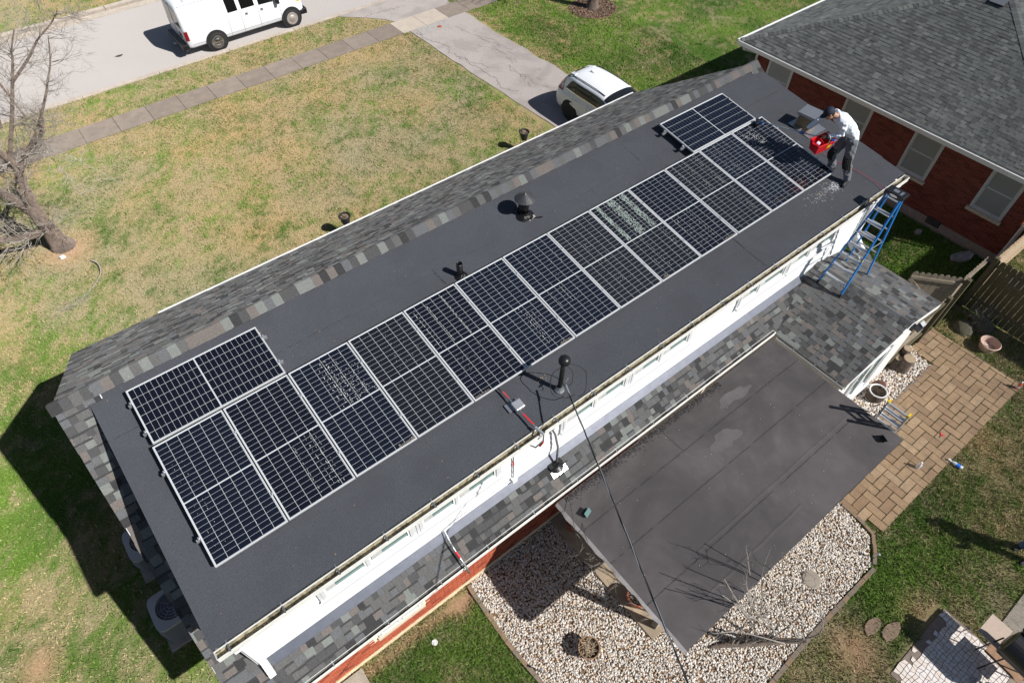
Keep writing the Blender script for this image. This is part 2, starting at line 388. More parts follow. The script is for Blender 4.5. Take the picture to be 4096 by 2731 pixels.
crack(15.62, 18.5, -1.55, 60, .1, G+.013, .016); crack(15.75, 15.6, -1.5, 60, .08, G+.013, .018); crack(17.3, 17.9, -1.6, 50, .07, G+.013, .012)
crack(17.6, 16.6, -1.3, 34, .07, G+.013, .012); crack(16.9, 13.4, -1.5, 40, .07, G+.013, .010)
crack(14.6, 21.3, -.1, 30, .1, G+.009, .012); [crack(random.uniform(16.9, 17.8), random.uniform(12, 17.5), random.uniform(-2.2, -.9), 12, .05, G+.013, .010) for _ in range(16)]
o = obj('asphalt_cracks', mb, m_crack); stuff(tag(o, 'dark cracks wandering over the asphalt driveway', 'cracks'))
# pale utility patch and rusty cap in the driveway
o = obj('concrete_patch', MB().box((15.75, 18.15, G+.0), (17.2, 18.78, G+.016)), mat('pale_patch', (.33, .31, .30), .9, .15, 8, .2, 60)); tag(o, 'pale concrete patch in the driveway beside the sidewalk', 'patch')
o = obj('valve_cap', MB().lathe((16.75, 18.35, G), [(0, .03), (.1, .03), (.12, .018)], 14), m_terra); tag(o, 'small round rusty cap set in the driveway', 'valve cap')
o = obj('tar_spot', MB().prism([(4.5+.16*math.cos(a)*(1+.3*math.sin(3*a)), 24.9+.09*math.sin(a)) for a in [k*.7 for k in range(9)]], G-.12, G-.112), m_crack); tag(o, 'small black tar spot on the street behind the van', 'spot')

# ------------------------------------------------------------------ grass blades (stuff)
def inpoly(x, y, poly):
    c = np.zeros(len(x), bool); n = len(poly)
    for i in range(n):
        x0, y0 = poly[i]; x1, y1 = poly[(i+1) % n]
        if y0 == y1: continue
        c ^= ((y0 > y) != (y1 > y)) & (x < (x1-x0)*(y-y0)/(y1-y0)+x0)
    return c
PAV = [(11.02, -6.5), (11.25, -7.42), (16.42, -7.45), (17.75, -7.5), (17.62, -4.93), (16.5, -4.93), (16.38, -5.62), (13.75, -5.64), (11.4, -5.3)]
def blocked(x, y):
    b = (x > -.75) & (x < 15.2) & (y > -2.66) & (y < 4.9)
    b |= (y > 18.82) & (y < 19.98); b |= (x > 15.42) & (x < 18.6) & (y > 4.9) & (y < 19)
    b |= (y > 22.1) & (y < 29.95)
    b |= (y >= 19.98) & (y < 22.1) & (x > 15.4-(y-20)*.85) & (x < 18.3+(y-20)*.7)
    b |= inpoly(x, y, GRAV) | inpoly(x, y, PAV) | ((x > 11.4) & (x < 16.5) & (y > -5.6) & (y < -2.6))
    b |= (x > 21.5) & (y > -4.66) & (y < 5.2)
    b |= (x > 8.75) & (x < 10.78) & (y < -9.12+.25*vnoise(x, y, .3, 1)-.1) & (y > -12)
    b |= (x-23.5)**2+(y-15.45)**2 < 1.15
    return b
def blades(N, x0, x1, y0, y1, h, wd, dens=None):
    x = rng.uniform(x0, x1, N); y = rng.uniform(y0, y1, N)
    # keep only what the picture can roughly see
    dx, dy, dz = x-CAM.x, y-CAM.y, G-CAM.z; zz = dx*fw.x+dy*fw.y+dz*fw.z
    k = (zz > 0) & (abs((dx*rt.x+dy*rt.y+dz*rt.z)/zz) < .88) & (abs((dx*up.x+dy*up.y+dz*up.z)/zz) < .62) & ~blocked(x, y)
    g = greenness(x, y)+fb(x, y, .34, 2)-.5
    k &= rng.random(N) < np.clip(.55+g, .4, 1.0); k &= rng.random(N) > dirtness(x, y)*1.1
    x, y, g = x[k], y[k], g[k]; n = len(x)
    a = rng.uniform(0, 2*np.pi, n); lean = rng.uniform(.2, 1.3, n); la = rng.uniform(0, 2*np.pi, n)
    hh = h*rng.uniform(.5, 1.3, n)*(1+.6*np.clip(g, 0, 1)); ww = wd*rng.uniform(.6, 1.3, n)
    z = np.full(n, G-.01)
    p0 = np.stack([x-np.cos(a)*ww/2, y-np.sin(a)*ww/2, z], 1); p1 = np.stack([x+np.cos(a)*ww/2, y+np.sin(a)*ww/2, z], 1)
    p2 = np.stack([x+np.cos(la)*hh*lean, y+np.sin(la)*hh*lean, z+hh], 1)
    V = np.stack([p0, p1, p2], 1).reshape(-1, 3); F = np.arange(3*n).reshape(-1, 3)
    c = lawn_col(x, y, .75)*rng.uniform(.55, 1.5, (n, 1)); c = np.repeat(c, 3, 0)
    return V, F, c
Vs, Fs, Cs = [], [], []; o_ = 0
for args in [(260000, -12, 24, 5.0, 22.1, .045, .030), (60000, 18, 48, 5, 40, .05, .04), (30000, -12, 24, 29.95, 40, .05, .05), (60000, -9, -.7, -4, 9, .045, .028),
             (75000, -1.5, 3.3, -5.2, -2.6, .055, .014), (130000, 5, 21, -11, -6.4, .05, .019), (50000, 15.5, 21.5, -4.9, 3, .05, .025), (30000, 17, 24, -10, -4.9, .05, .025)]:
    V, F, c = blades(*args); Vs.append(V); Fs.append(F+o_); Cs.append(c); o_ += len(V)
me = np_mesh('grass', np.concatenate(Vs), np.concatenate(Fs), m_blade, np.concatenate(Cs))
o = bpy.data.objects.new('grass', me); C.objects.link(o); stuff(tag(o, 'short patchy lawn grass, part straw coloured and part green', 'grass'))

# ------------------------------------------------------------------ gravel (stuff)
struct('gravel_bed', MB().prism(GRAV, G-.05, G+.012), m_dirt)
struct('gravel_bed', MB().prism([(13.3, -4.9), (13.3, -5.62), (16.38, -5.62), (16.55, -4.9)], G-.05, G+.012), m_dirt)
t_ = (1+5**.5)/2
ICO = np.array([(-1, t_, 0), (1, t_, 0), (-1, -t_, 0), (1, -t_, 0), (0, -1, t_), (0, 1, t_), (0, -1, -t_), (0, 1, -t_), (t_, 0, -1), (t_, 0, 1), (-t_, 0, -1), (-t_, 0, 1)])/math.sqrt(1+t_*t_)
ICF = np.array([(0, 11, 5), (0, 5, 1), (0, 1, 7), (0, 7, 10), (0, 10, 11), (1, 5, 9), (5, 11, 4), (11, 10, 2), (10, 7, 6), (7, 1, 8), (3, 9, 4), (3, 4, 2), (3, 2, 6), (3, 6, 8), (3, 8, 9), (4, 9, 5), (2, 4, 11), (6, 2, 10), (8, 6, 7), (9, 8, 1)])
PEB = np.array([(.66, .62, .57), (.60, .55, .49), (.70, .67, .64), (.55, .46, .36), (.48, .44, .40), (.36, .31, .27), (.58, .42, .28), (.42, .26, .16), (.30, .28, .28), (.64, .58, .50)])
PW = np.array([.2, .18, .16, .10, .12, .07, .05, .03, .03, .06])
def pebbles(name, poly, N, label, s0=.016, s1=.030, tint=1.0, z0=G+.012):
    xs = [q[0] for q in poly]; ys = [q[1] for q in poly]
    x = rng.uniform(min(xs), max(xs), N); y = rng.uniform(min(ys), max(ys), N); k = inpoly(x, y, poly); x, y = x[k], y[k]; n = len(x)
    sx = rng.uniform(s0, s1, n); sy = sx*rng.uniform(.6, .95, n); sz = sx*rng.uniform(.45, .7, n); a = rng.uniform(0, np.pi, n)
    P = ICO[None]*np.stack([sx, sy, sz], 1)[:, None, :]*(1+rng.normal(0, .07, (n, 12, 1)))
    ca, sa = np.cos(a)[:, None], np.sin(a)[:, None]
    X = P[..., 0]*ca-P[..., 1]*sa+x[:, None]; Y = P[..., 0]*sa+P[..., 1]*ca+y[:, None]
    Z = P[..., 2]+P[..., 0]*rng.normal(0, .25, (n, 1))+z0+rng.uniform(0, .028, (n, 1))
    V = np.stack([X, Y, Z], -1).reshape(-1, 3); F = (ICF[None]+12*np.arange(n)[:, None, None]).reshape(-1, 3)
    ci = rng.choice(len(PEB), n, p=PW/PW.sum()); c = np.repeat(PEB[ci]*rng.uniform(.8, 1.12, (n, 1))*tint, 12, 0)
    me = np_mesh(name, V, F, m_stone, c, True); o = bpy.data.objects.new(name, me); C.objects.link(o); stuff(tag(o, label, 'gravel')); return o
pebbles('river_gravel', GRAV, 60000, 'white and tan river pebbles filling the bed around the patio roof')
pebbles('river_gravel', [(13.3, -4.9), (13.3, -5.62), (16.38, -5.62), (16.55, -4.9)], 1900, 'white and tan pebbles in the small bed under the white gable wall', .022, .04)
# brick edging of the gravel
m_edge = [mat('edging_tan', (.30, .21, .14), .9, .2, 12, .3, 70), mat('edging_grey', (.25, .20, .155), .9, .2, 12, .3, 70)]
def edging(label, pts, L=.2, wd=.085, hgt=.07):
    t = thing('brick_edging', label, 'edging', (pts[0][0], pts[0][1], G))
    for (ax, ay), (bx, by) in zip(pts[:-1], pts[1:]):
        d = Vector((bx-ax, by-ay, 0)); n = max(1, round(d.length/L)); st = d/n; u = d.normalized(); s = Vector((-u.y, u.x, 0))
        for k in range(n):
            r_ = random.uniform(-.05, .05); u2 = Vector((u.x-r_*u.y, u.y+r_*u.x, 0)); s2 = Vector((-u2.y, u2.x, 0))
            c = Vector((ax, ay, G+.02+random.uniform(0, .015)))+st*(k+.5)
            piece('brick', random.choice(m_edge), c, u2*(st.length-.008), s2*wd, (0, 0, hgt), t)
    return t
edging('tan brick edging between the grass and the gravel near the rear wall', [(3.27, -2.72), (3.24, -3.6), (3.24, -4.3), (3.31, -5.1), (3.3, -6.3)])
edging('brick edging between the gravel and the back lawn', [(6.1, -7.86), (7.87, -7.78), (9.01, -7.78), (10.33, -7.79)])
edging('curved brick edging at the corner of the gravel by the pavers', [(10.40, -7.74), (10.62, -7.62), (10.98, -7.34), (11.03, -7.1), (11.06, -6.5)], .2, .075, .08)
edging('brown brick edging of the small gravel bed beside the pavers', [(13.35, -5.66), (14.82, -5.66), (16.4, -5.66)], .2, .07, .05)
# stepping disc, slabs
o = obj('stepping_stone', MB().lathe((9.08, -7.1, G), [(0, .062), (.17, .062), (.19, .055), (.19, .0)], 26), m_conc, smooth=False); tag(o, 'round concrete stepping stone lying in the pebbles', 'stepping stone')
mb = MB().box((5.55, -5.87, G-.02), (11.3, -2.70, G+.075)); o = struct('patio_slab', mb, mat('patio_slab', (.44, .35, .25), .9, .15, 4, .2, 60, stain=.5, stcol=(.30, .25, .19), sts=1.6))
o = obj('concrete_step', MB().box((-.9, -4.6, G-.02), (.70, -2.72, G+.06)), m_conc, bevel=.01); tag(o, 'pale concrete slab on the grass against the rear foundation', 'slab')
# pavers
pv = bpy.data.objects.new('paver_patio', None); C.objects.link(pv); pv['kind'] = 'structure'; pv.location = (14, -6.5, G); WLOC['paver_patio'] = (14, -6.5, G)
struct('patio_sand', MB().prism(PAV, G-.03, G+.006), mat('joint_sand', (.17, .14, .07), .95, .5, 14, .5, 60))
PL, PW_ = .42, .21
def in1(x, y):
    return bool(inpoly(np.array([x]), np.array([y]), PAV)[0])
# herringbone laid at 0/90 degrees
items = []
for i in range(-40, 60):
    for j in range(-40, 60):
        k = (i-j) % 4
        x0, y0 = 11+i*PW_, -7.9+j*PW_
        if k == 0: cx, cy, lx, ly = x0+PL/2, y0+PW_/2, PL, PW_
        elif k == 3: cx, cy, lx, ly = x0+PW_/2, y0+PL/2, PW_, PL
        else: continue
        xa, xb = max(cx-lx/2, 11.02), min(cx+lx/2, 17.62); ya, yb = max(cy-ly/2, -7.45), min(cy+ly/2, -4.93)
        if cx < 16.42: yb = min(yb, -5.66)
        cx, cy, lx, ly = (xa+xb)/2, (ya+yb)/2, xb-xa, yb-ya
        if lx > .05 and ly > .05 and (cx > 11.02) and inpoly(np.array([cx]), np.array([cy]), PAV)[0] or (lx > .05 and ly > .05 and cx > 11.3):
            items.append(((cx, cy, G+.016+random.uniform(-.003, .004)), (lx-.016, random.uniform(-.004, .004), 0), (random.uniform(-.003, .003), ly-.016, 0), (random.uniform(-.004, .004), random.uniform(-.004, .004), .045), random.choices([0, 1, 2], [5, 4, 2])[0]))
pieces('paver', 'far_pavers', items, m_paver, pv)
# moss and weeds in the joints
n = 16000; px_ = rng.uniform(11, 17.7, n); py_ = rng.uniform(-7.5, -4.95, n); snap = rng.random(n) < .5
px_ = np.where(snap, 11+np.round((px_-11)/PW_)*PW_+rng.normal(0, .012, n), px_); py_ = np.where(~snap, -7.9+np.round((py_+7.9)/PW_)*PW_+rng.normal(0, .012, n), py_)
k = inpoly(px_, py_, PAV) & (fb(px_, py_, .8, 1) > .44) ; px_, py_ = px_[k], py_[k]; n = len(px_)
a = rng.uniform(0, 6.28, n); hh = rng.uniform(.01, .035, n)
V = np.stack([np.stack([px_-np.cos(a)*.008, py_-np.sin(a)*.008, np.full(n, G+.01)], 1), np.stack([px_+np.cos(a)*.008, py_+np.sin(a)*.008, np.full(n, G+.01)], 1), np.stack([px_+rng.normal(0, .012, n), py_+rng.normal(0, .012, n), G+.03+hh], 1)], 1).reshape(-1, 3)
me = np_mesh('joint_weeds', V, np.arange(3*n).reshape(-1, 3), m_blade, np.repeat(np.array([[.10, .17, .03]])*rng.uniform(.5, 1.4, (n, 1)), 3, 0))
o = bpy.data.objects.new('joint_weeds', me); C.objects.link(o); stuff(tag(o, 'small green weeds growing in the joints of the pavers', 'weeds'))
# white mosaic slab, lower right
ms = thing('mosaic_slab', 'white broken-tile slab sunk in the back lawn', 'slab', (9.7, -10, G))
obj('base', MB().box((8.77, -11.6, G-.02), (10.76, -9.15, G+.006)), mat('mosaic_grout', (.30, .24, .2), .9, .2, 9), ms)
mt = [mat('mosaic_white', (.66, .62, .60), .8, .08, 9), mat('mosaic_cream', (.62, .55, .50), .8, .08, 9)]
st = .088; nx = int(1.99/st); ny = int(1.5/st)
J = {(i, j): (8.78+i*st+random.uniform(-.026, .026), -9.16-j*st+random.uniform(-.026, .026)) for i in range(nx+1) for j in range(ny+1)}
cnt = 0; smb = MB()
for j in range(ny):
    for i in range(nx):
        q = [J[i, j], J[i, j+1], J[i+1, j+1], J[i+1, j]]; cx = sum(a for a, b in q)/4; cy = sum(b for a, b in q)/4
        if cy > -9.3 and fb(cx, cy, .4, 3) > .52: continue
        q = [(cx+(a-cx)*.88, cy+(b-cy)*.88) for a, b in q]
        if cnt < 290: obj('stone', MB().prism(q, G+.0, G+.018+random.uniform(0, .004)), random.choice(mt), ms); cnt += 1
        else: smb.prism(q, G, G+.02)
stuff(obj('far_stones', smb, mt[0], ms))
o = obj('concrete_slab', MB().box((10.78, -12.6, G-.02), (12.6, -10.02, G+.03)).box((8.9, -13, G-.02), (10.7, -10.62, G+.028)), m_conc); tag(o, 'plain concrete slab beside the white broken-tile slab', 'slab')
for (x, y, s, lab) in [(9.27, -8.43, .2, 'flat brown stone half sunk in the lawn, nearer the gravel'), (9.47, -8.72, .22, 'flat grey stone half sunk in the lawn, nearer the mosaic slab')]:
    n = 9; o = obj('garden_stone', MB().prism([(x+s*(1+random.uniform(-.2, .2))*math.cos(6.28*k/n)*1.2, y+s*.6*math.sin(6.28*k/n)) for k in range(n)], G-.02, G+.03), mat('flat_stone', (.30, .21, .15), .9, .2, 9, .3, 40), bevel=.01); tag(o, lab, 'stone')
# ------------------------------------------------------------------ main house
PI_ = math.radians(8.431); RN = Vector((0, -math.sin(PI_), math.cos(PI_))); RV = Vector((0, math.cos(PI_), math.sin(PI_)))
def rp(x, y, h=-.16): return Vector((x, y, y*math.tan(PI_)))+RN*h
SA = math.atan(.672); RZ = lambda y: .12-.672*(1.45-y)     # rear slope of the main gable
FZ = lambda y: .12-.672*(y-1.45)
house = thing('house', 'long white and brick house with a solar array on its dark flat dormer roof', 'house', (7.2, 1, G))
# walls
WY = -2.66
obj('rear_wall', MB().box((-.62, WY+.012, G+.16), (15.1, WY+.22, -3.0)), m_mortar, house)
obj('foundation', MB().box((-.66, WY-.02, G-.1), (15.12, WY+.2, G+.16)), m_found, house)
obj('left_wall', MB().face([(-.62, WY+.22, G), (-.62, 4.9, G), (-.62, 4.9, FZ(4.9)-.15), (-.62, 1.45, -.05), (-.62, WY+.22, RZ(WY)-.12)]), m_brick[0], house)
obj('right_wall', MB().face([(15.1, WY+.22, G), (15.1, 4.9, G), (15.1, 4.9, FZ(4.9)-.15), (15.1, 1.45, -.05), (15.1, WY+.22, RZ(WY)-.12)]), m_brick[0], house)
obj('front_wall', MB().box((-.62, 4.75, G), (15.1, 4.9, -2.35)), m_brick[0], house)
WIN_R = [(1.27, 2.26, -4.93, -3.55), (4.1, 5.0, -4.6, -3.5)]
bitems = []; r = 0; z = G+.17
while z < -3.05:
    x = -.62-(.105 if r % 2 else 0)
    while x < 8.0:
        a, b = max(x, -.62), x+.21
        if not any(b > w0-.02 and a < w1+.02 and z+.06 > z0-.1 and z < z1 for w0, w1, z0, z1 in WIN_R):
            bitems.append((((a+b)/2, WY+.006+random.uniform(-.002, .002), z+.03), (b-a-.016, 0, 0), (0, .03, 0), (0, 0, .050), random.choices([0, 1, 2], [5, 5, 1])[0]))
        x += .21
    z += .069; r += 1
pieces('brick', 'far_bricks', bitems, m_brick, house)
def window(parent, x0, x1, z0, z1, y, muls=(), depth=.05, glass=None, fr=.06, name='window'):
    f = obj(name, MB().box((x0, y-depth, z0), (x0+fr, y+.02, z1)).box((x1-fr, y-depth, z0), (x1, y+.02, z1)).box((x0+fr, y-depth, z0), (x1-fr, y+.02, z0+fr)).box((x0+fr, y-depth, z1-fr), (x1-fr, y+.02, z1)), m_trim, parent)
    xs = [x0+fr]+list(muls)+[x1-fr]
    for m_ in muls: obj('mullion', MB().box((m_-.03, y-depth+.004, z0+fr), (m_+.03, y+.02, z1-fr)), m_trim, f)
    for i, (a, b) in enumerate(zip(xs[:-1], xs[1:])):
        a += .03 if i else 0; b -= .03 if i < len(xs)-2 else 0
        obj('sash', MB().box((a, y-.035, z0+fr), (a+.035, y+.01, z1-fr)).box((b-.035, y-.035, z0+fr), (b, y+.01, z1-fr)).box((a+.035, y-.035, z0+fr), (b-.035, y+.01, z0+fr+.045)), m_white, f)
        obj('pane', MB().box((a+.035, y-.012, z0+fr+.045), (b-.035, y-.004, z1-fr)), glass or m_glass, f)
    return f
# rear ground-floor window with cream sill, and a second one
for k, (a, b, z0, z1) in enumerate(WIN_R):
    wf = window(house, a, b, z0, z1, WY+.0, muls=((a+b)/2,), depth=.02)
    obj('sill', MB().box((a-.03, WY-.045, z0-.10), (b+.03, WY+.02, z0-.01)), m_cream, wf)
# dormer body and siding
DY = -2.60
obj('dormer_wall', MB().box((-.33, DY+.02, -3.0), (15.05, DY+.15, -.68)), m_white, house)
for sx_ in (-.335, 15.045):
    obj('dormer_side_wall', MB().face([(sx_, DY+.02, -2.62), (sx_, 1.3, .0), (sx_, 1.3, -.02), (sx_, DY+.02, -.68)]), m_siding, house)
DW = [(.88, 2.50, 1.68), (2.62, 4.22, 3.35), (5.66, 7.24, 6.43), (7.36, 8.98, 8.15), (10.48, 12.02, 11.12), (12.12, 13.78, 12.86)]
z = -2.62; k = 0
while z < -.70:
    z1 = min(z+.2, -.68)
    segs = [(-.33, 15.05)]
    for a, b, m_ in DW:
        if z1 > -1.95:
            ns = []
            for s0, s1 in segs:
                if s1 <= a-.06 or s0 >= b+.06: ns.append((s0, s1)); continue
                if s0 < a-.06: ns.append((s0, a-.06))
                if s1 > b+.06: ns.append((b+.06, s1))
            segs = ns
    for s0, s1 in segs:
        obj('siding_board', MB().hexa([(s0, DY-.016, z), (s1, DY-.016, z), (s1, DY+.02, z), (s0, DY+.02, z), (s0, DY-.004, z1), (s1, DY-.004, z1), (s1, DY+.02, z1), (s0, DY+.02, z1)]), m_siding, house)
    z += .2; k += 1
for (a, b, m_) in DW:
    wf = window(house, a, b, -1.90, -.72, DY, muls=(m_,), depth=.055)
    obj('casing', MB().box((a-.055, DY-.045, -1.90), (a-.002, DY+.02, -.70)).box((b+.002, DY-.045, -1.90), (b+.055, DY+.02, -.70)).box((a-.058, DY-.09, -1.95), (b+.058, DY+.02, -1.903)), m_trim, wf)
    for q in ((a+.1, (a+m_)/2), (m_+.08, b-.2)):
        obj('curtain', MB().box((q[0], DY-.020, -1.78), (q[0]+random.uniform(.12, .3), DY-.014, -.8)), m_curtain, wf)
for x in (-.36, 15.03):
    obj('corner_trim', MB().box((x-.03, DY-.03, -2.6), (x+.06, DY+.05, -.7)), m_trim, house)
# soffit, fascia
obj('fascia', MB().hexa([rp(-.47, -2.86, -.30), rp(15.32, -2.86, -.30), rp(15.32, -2.84, -.30), rp(-.47, -2.84, -.30), rp(-.47, -2.86, -.172), rp(15.32, -2.86, -.172), rp(15.32, -2.84, -.172), rp(-.47, -2.84, -.172)]), m_trim, house)
obj('soffit', MB().box((-.45, -2.84, -.80), (15.30, DY, -.78)), m_white, house)
# deck of the dormer roof with rolled roofing laid in overlapping courses
obj('roof_deck', MB().hexa([rp(-.46, -2.86, -.24), rp(15.31, -2.86, -.24), rp(15.31, 1.42, -.24), rp(-.46, 1.42, -.24), rp(-.46, -2.86, -.182), rp(15.31, -2.86, -.182), rp(15.31, 1.42, -.182), rp(-.46, 1.42, -.182)]), m_trim, house)
obj('drip_edge', MB().hexa([rp(-.488, -2.90, -.24), rp(-.462, -2.90, -.24), rp(-.462, 1.4, -.24), rp(-.488, 1.4, -.24), rp(-.488, -2.90, -.165), rp(-.462, -2.90, -.165), rp(-.462, 1.4, -.165), rp(-.488, 1.4, -.165)]), m_membrane, house)
courses = [(-2.90, -2.28), (-2.31, -1.36), (-1.39, -.42), (-.45, .53), (.50, 1.40)]
jn = [[10.55], [4.3, 10.54], [1.2, 9.0], [2.12, 5.2, 12.9], [10.48]]
for ci, ((y0, y1), js) in enumerate(zip(courses, jn)):
    xs = [-.485]+js+[15.33]
    for i, (a, b) in enumerate(zip(xs[:-1], xs[1:])):
        h0 = -.172; h1 = -.178; hi = .001 if i % 2 else 0
        n = max(4, int((b-a)/.4)); mb = MB(); Vt = []
        b2 = b+(.05 if i < len(xs)-2 else 0); hz = -.0025*(i % 2)
        for k in range(n):
            u0 = a+(b2-a)*k/n; u1 = a+(b2-a)*(k+1)/n
            e0, e1 = [.004*math.sin(u*3.1+ci*2)+.003*math.sin(u*7.7) for u in (u0, u1)]
            A, B_ = rp(u0, y0+e0, h0+hz+.010), rp(u1, y0+e1, h0+hz+.010); C_, D_ = rp(u1, y1, h1+hz+.002), rp(u0, y1, h1+hz+.002)
            mb.face([A, B_, C_, D_]); mb.face([A-RN*.008, B_-RN*.008, B_, A])
        for (ux, ex) in ((a, 0), (b2, 0)): mb.face([rp(ux, y0, h0-.006), rp(ux, y1, h1-.006), rp(ux, y1, h1+hz+.002), rp(ux, y0, h0+hz+.01)])
        obj('roofing_sheet', mb, m_membrane, house)
# seams of tar along joints
mb = MB()
def seam(p, q, wd=.012):
    n = 18; P = [Vector(p).lerp(Vector(q), i/n) for i in range(n+1)]
    for i in range(n):
        if random.random() < .22: continue
        A, B_ = rp(P[i].x+random.uniform(-.004, .004), P[i].y), rp(P[i+1].x, P[i+1].y+random.uniform(-.003, .003)); d = (B_-A).normalized(); s = d.cross(RN)*wd*random.uniform(.3, .9)/2
        h = RN*.0055; mb.face([A-s+h, B_-s+h, B_+s+h, A+s+h])
seam((10.48, 1.34, 0), (10.47, .52, 0)); seam((10.53, -2.02, 0), (10.56, -2.86, 0)); seam((5.2, .55, 0), (5.23, .1, 0)); seam((-.47, .52, 0), (.45, .52, 0), .01); seam((13.0, .5, 0), (15.3, .5, 0), .01); seam((1.9, .52, 0), (3.5, .52, 0), .008); seam((9.0, .52, 0), (9.02, .3, 0))
stuff(obj('seam_tar', mb, m_seam, house))
# bits of leaf litter and scuffs on the membrane
mb = MB()
for _ in range(90):
    x, y = random.uniform(-.3, 15.1), random.choice([random.uniform(-2.8, -2.2), random.uniform(.1, 1.3)]); s = random.uniform(.003, .009); c = rp(x, y, -.155); a = random.uniform(0, 3.1)
    mb.obox(c, Vector((math.cos(a), math.sin(a), 0))*s*2, Vector((-math.sin(a), math.cos(a), .1))*s, (0, 0, .003))
for cx, cy in ((2.0, 1.02), (5.45, -2.3), (13.1, -2.3)):
    for _ in range(12):
        c = rp(cx+random.gauss(0, .07), cy+random.gauss(0, .05), -.155); mb.obox(c, (random.uniform(.01, .03), .006, 0), (0, random.uniform(.006, .014), 0), (0, 0, .003))
stuff(obj('roof_litter', mb, mat('dry_leaf', (.42, .28, .15), .9, .3, 40), house))
# gable slopes: decks
def slab(parent, name, pts, N, th, m):
    N = Vector(N); return obj(name, MB().hexa([Vector(q)-N*th for q in pts]+[Vector(q) for q in pts]), m, parent)
NF = Vector((0, math.sin(SA), math.cos(SA))); NRr = Vector((0, -math.sin(SA), math.cos(SA)))
X0, X1 = -.93, 15.38
slab(house, 'front_roof_deck', [(X0, 5.2, FZ(5.2)), (X1, 5.2, FZ(5.2)), (X1, 1.45, .12), (X0, 1.45, .12)][::1], NF, .10, m_trim)
slab(house, 'rear_roof_deck', [(X0, -3.14, RZ(-3.14)), (-.30, -3.14, RZ(-3.14)), (-.30, 1.45, .12), (X0, 1.45, .12)], NRr, .10, m_trim)
slab(house, 'lower_roof_deck', [(-.31, -3.14, RZ(-3.14)), (11.75, -3.14, RZ(-3.14)), (13.6, DY+.1, RZ(DY+.1)), (-.31, DY+.1, RZ(DY+.1))], NRr, .10, m_trim)
slab(house, 'right_roof_deck', [(15.04, -3.14, RZ(-3.14)), (X1, -3.14, RZ(-3.14)), (X1, 1.45, .12), (15.04, 1.45, .12)], NRr, .10, m_trim)
VF = Vector((0, -math.cos(SA), math.sin(SA))); VR = Vector((0, math.cos(SA), math.sin(SA)))
def clipS(u, v, a, b):
    y = -3.17+v*math.cos(SA); xv = 11.6+(RZ(y)-EZ_)/.2238; b = min(b, xv+.06-X0)
    return None if b <= a else (a, b)
EZ_ = -3.02; hb = []
its = []
L_ = 4.1/math.cos(SA)
its += shingles((X0-.012, -3.17, RZ(-3.17)), (1, 0, 0), VR, NRr, 14.6, .64, clipS, W_SH, wmin=.09, wmax=.20, bands=hb)      # lower strip
its += shingles((X0-.012, -3.17+.64*math.cos(SA), RZ(-3.17+.64*math.cos(SA))), (1, 0, 0), VR, NRr, .63, 4.94, None, W_SH, wmin=.09, wmax=.2, bands=hb)           # left strip
its += shingles((15.05, -3.17, RZ(-3.17)), (1, 0, 0), VR, NRr, .35, 5.55, None, W_SH)
its2 = shingles((X0-.012, 5.23, FZ(5.23)), (1, 0, 0), VF, NF, X1-X0+.024, 4.55, None, W_SH, wmin=.10, wmax=.22, bands=hb)
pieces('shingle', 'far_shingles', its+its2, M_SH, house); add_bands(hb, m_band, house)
# ridge caps
capm = {}
for k, m in enumerate(M_SH):
    mb = MB(); prof = [(1.335, .080), (1.40, .128), (1.455, .176), (1.50, .172), (1.60, .105)]
    for i in range(4):
        (ya, za), (yb, zb) = prof[i], prof[i+1]; mb.face([(-.09, ya, za-.002), (.08, ya, za+.006), (.08, yb, zb+.006), (-.09, yb, zb-.002)][::-1][::-1])
    mb.face([(.08, ya, za) for ya, za in prof][::-1]+[(.08, ya, za+.006) for ya, za in prof]); mb.face([(-.09, 1.335, .072), (.08, 1.335, .072), (.08, 1.335, .086), (-.09, 1.335, .078)])
    capm[k] = mesh_of('ridge_cap', mb, m, smooth=False)
x = X0+.04
while x < X1-.03:
    k = random.choices(range(6), [.06, .16, .26, .16, .24, .18])[0]; o = bpy.data.objects.new('ridge_cap', capm[k]); C.objects.link(o); o.parent = house
    o.location = Vector((x, random.uniform(-.006, .006), random.uniform(0, .002)))-Vector(WLOC['house']); x += .147
# step flashing between dormer and lower strip
mb = MB(); a = -.30
while a < 12.95:
    b = min(a+2.55, 12.95); mb.hexa([(a, -2.735, RZ(-2.735)+.018), (b+.03, -2.735, RZ(-2.735)+.020), (b+.03, -2.618, RZ(-2.618)+.06), (a, -2.618, RZ(-2.618)+.058), (a, -2.735, RZ(-2.735)+.024), (b+.03, -2.735, RZ(-2.735)+.027), (b+.03, -2.618, RZ(-2.618)+.07), (a, -2.618, RZ(-2.618)+.066)])
    obj('flashing', mb, m_flash, house); mb = MB(); a = b
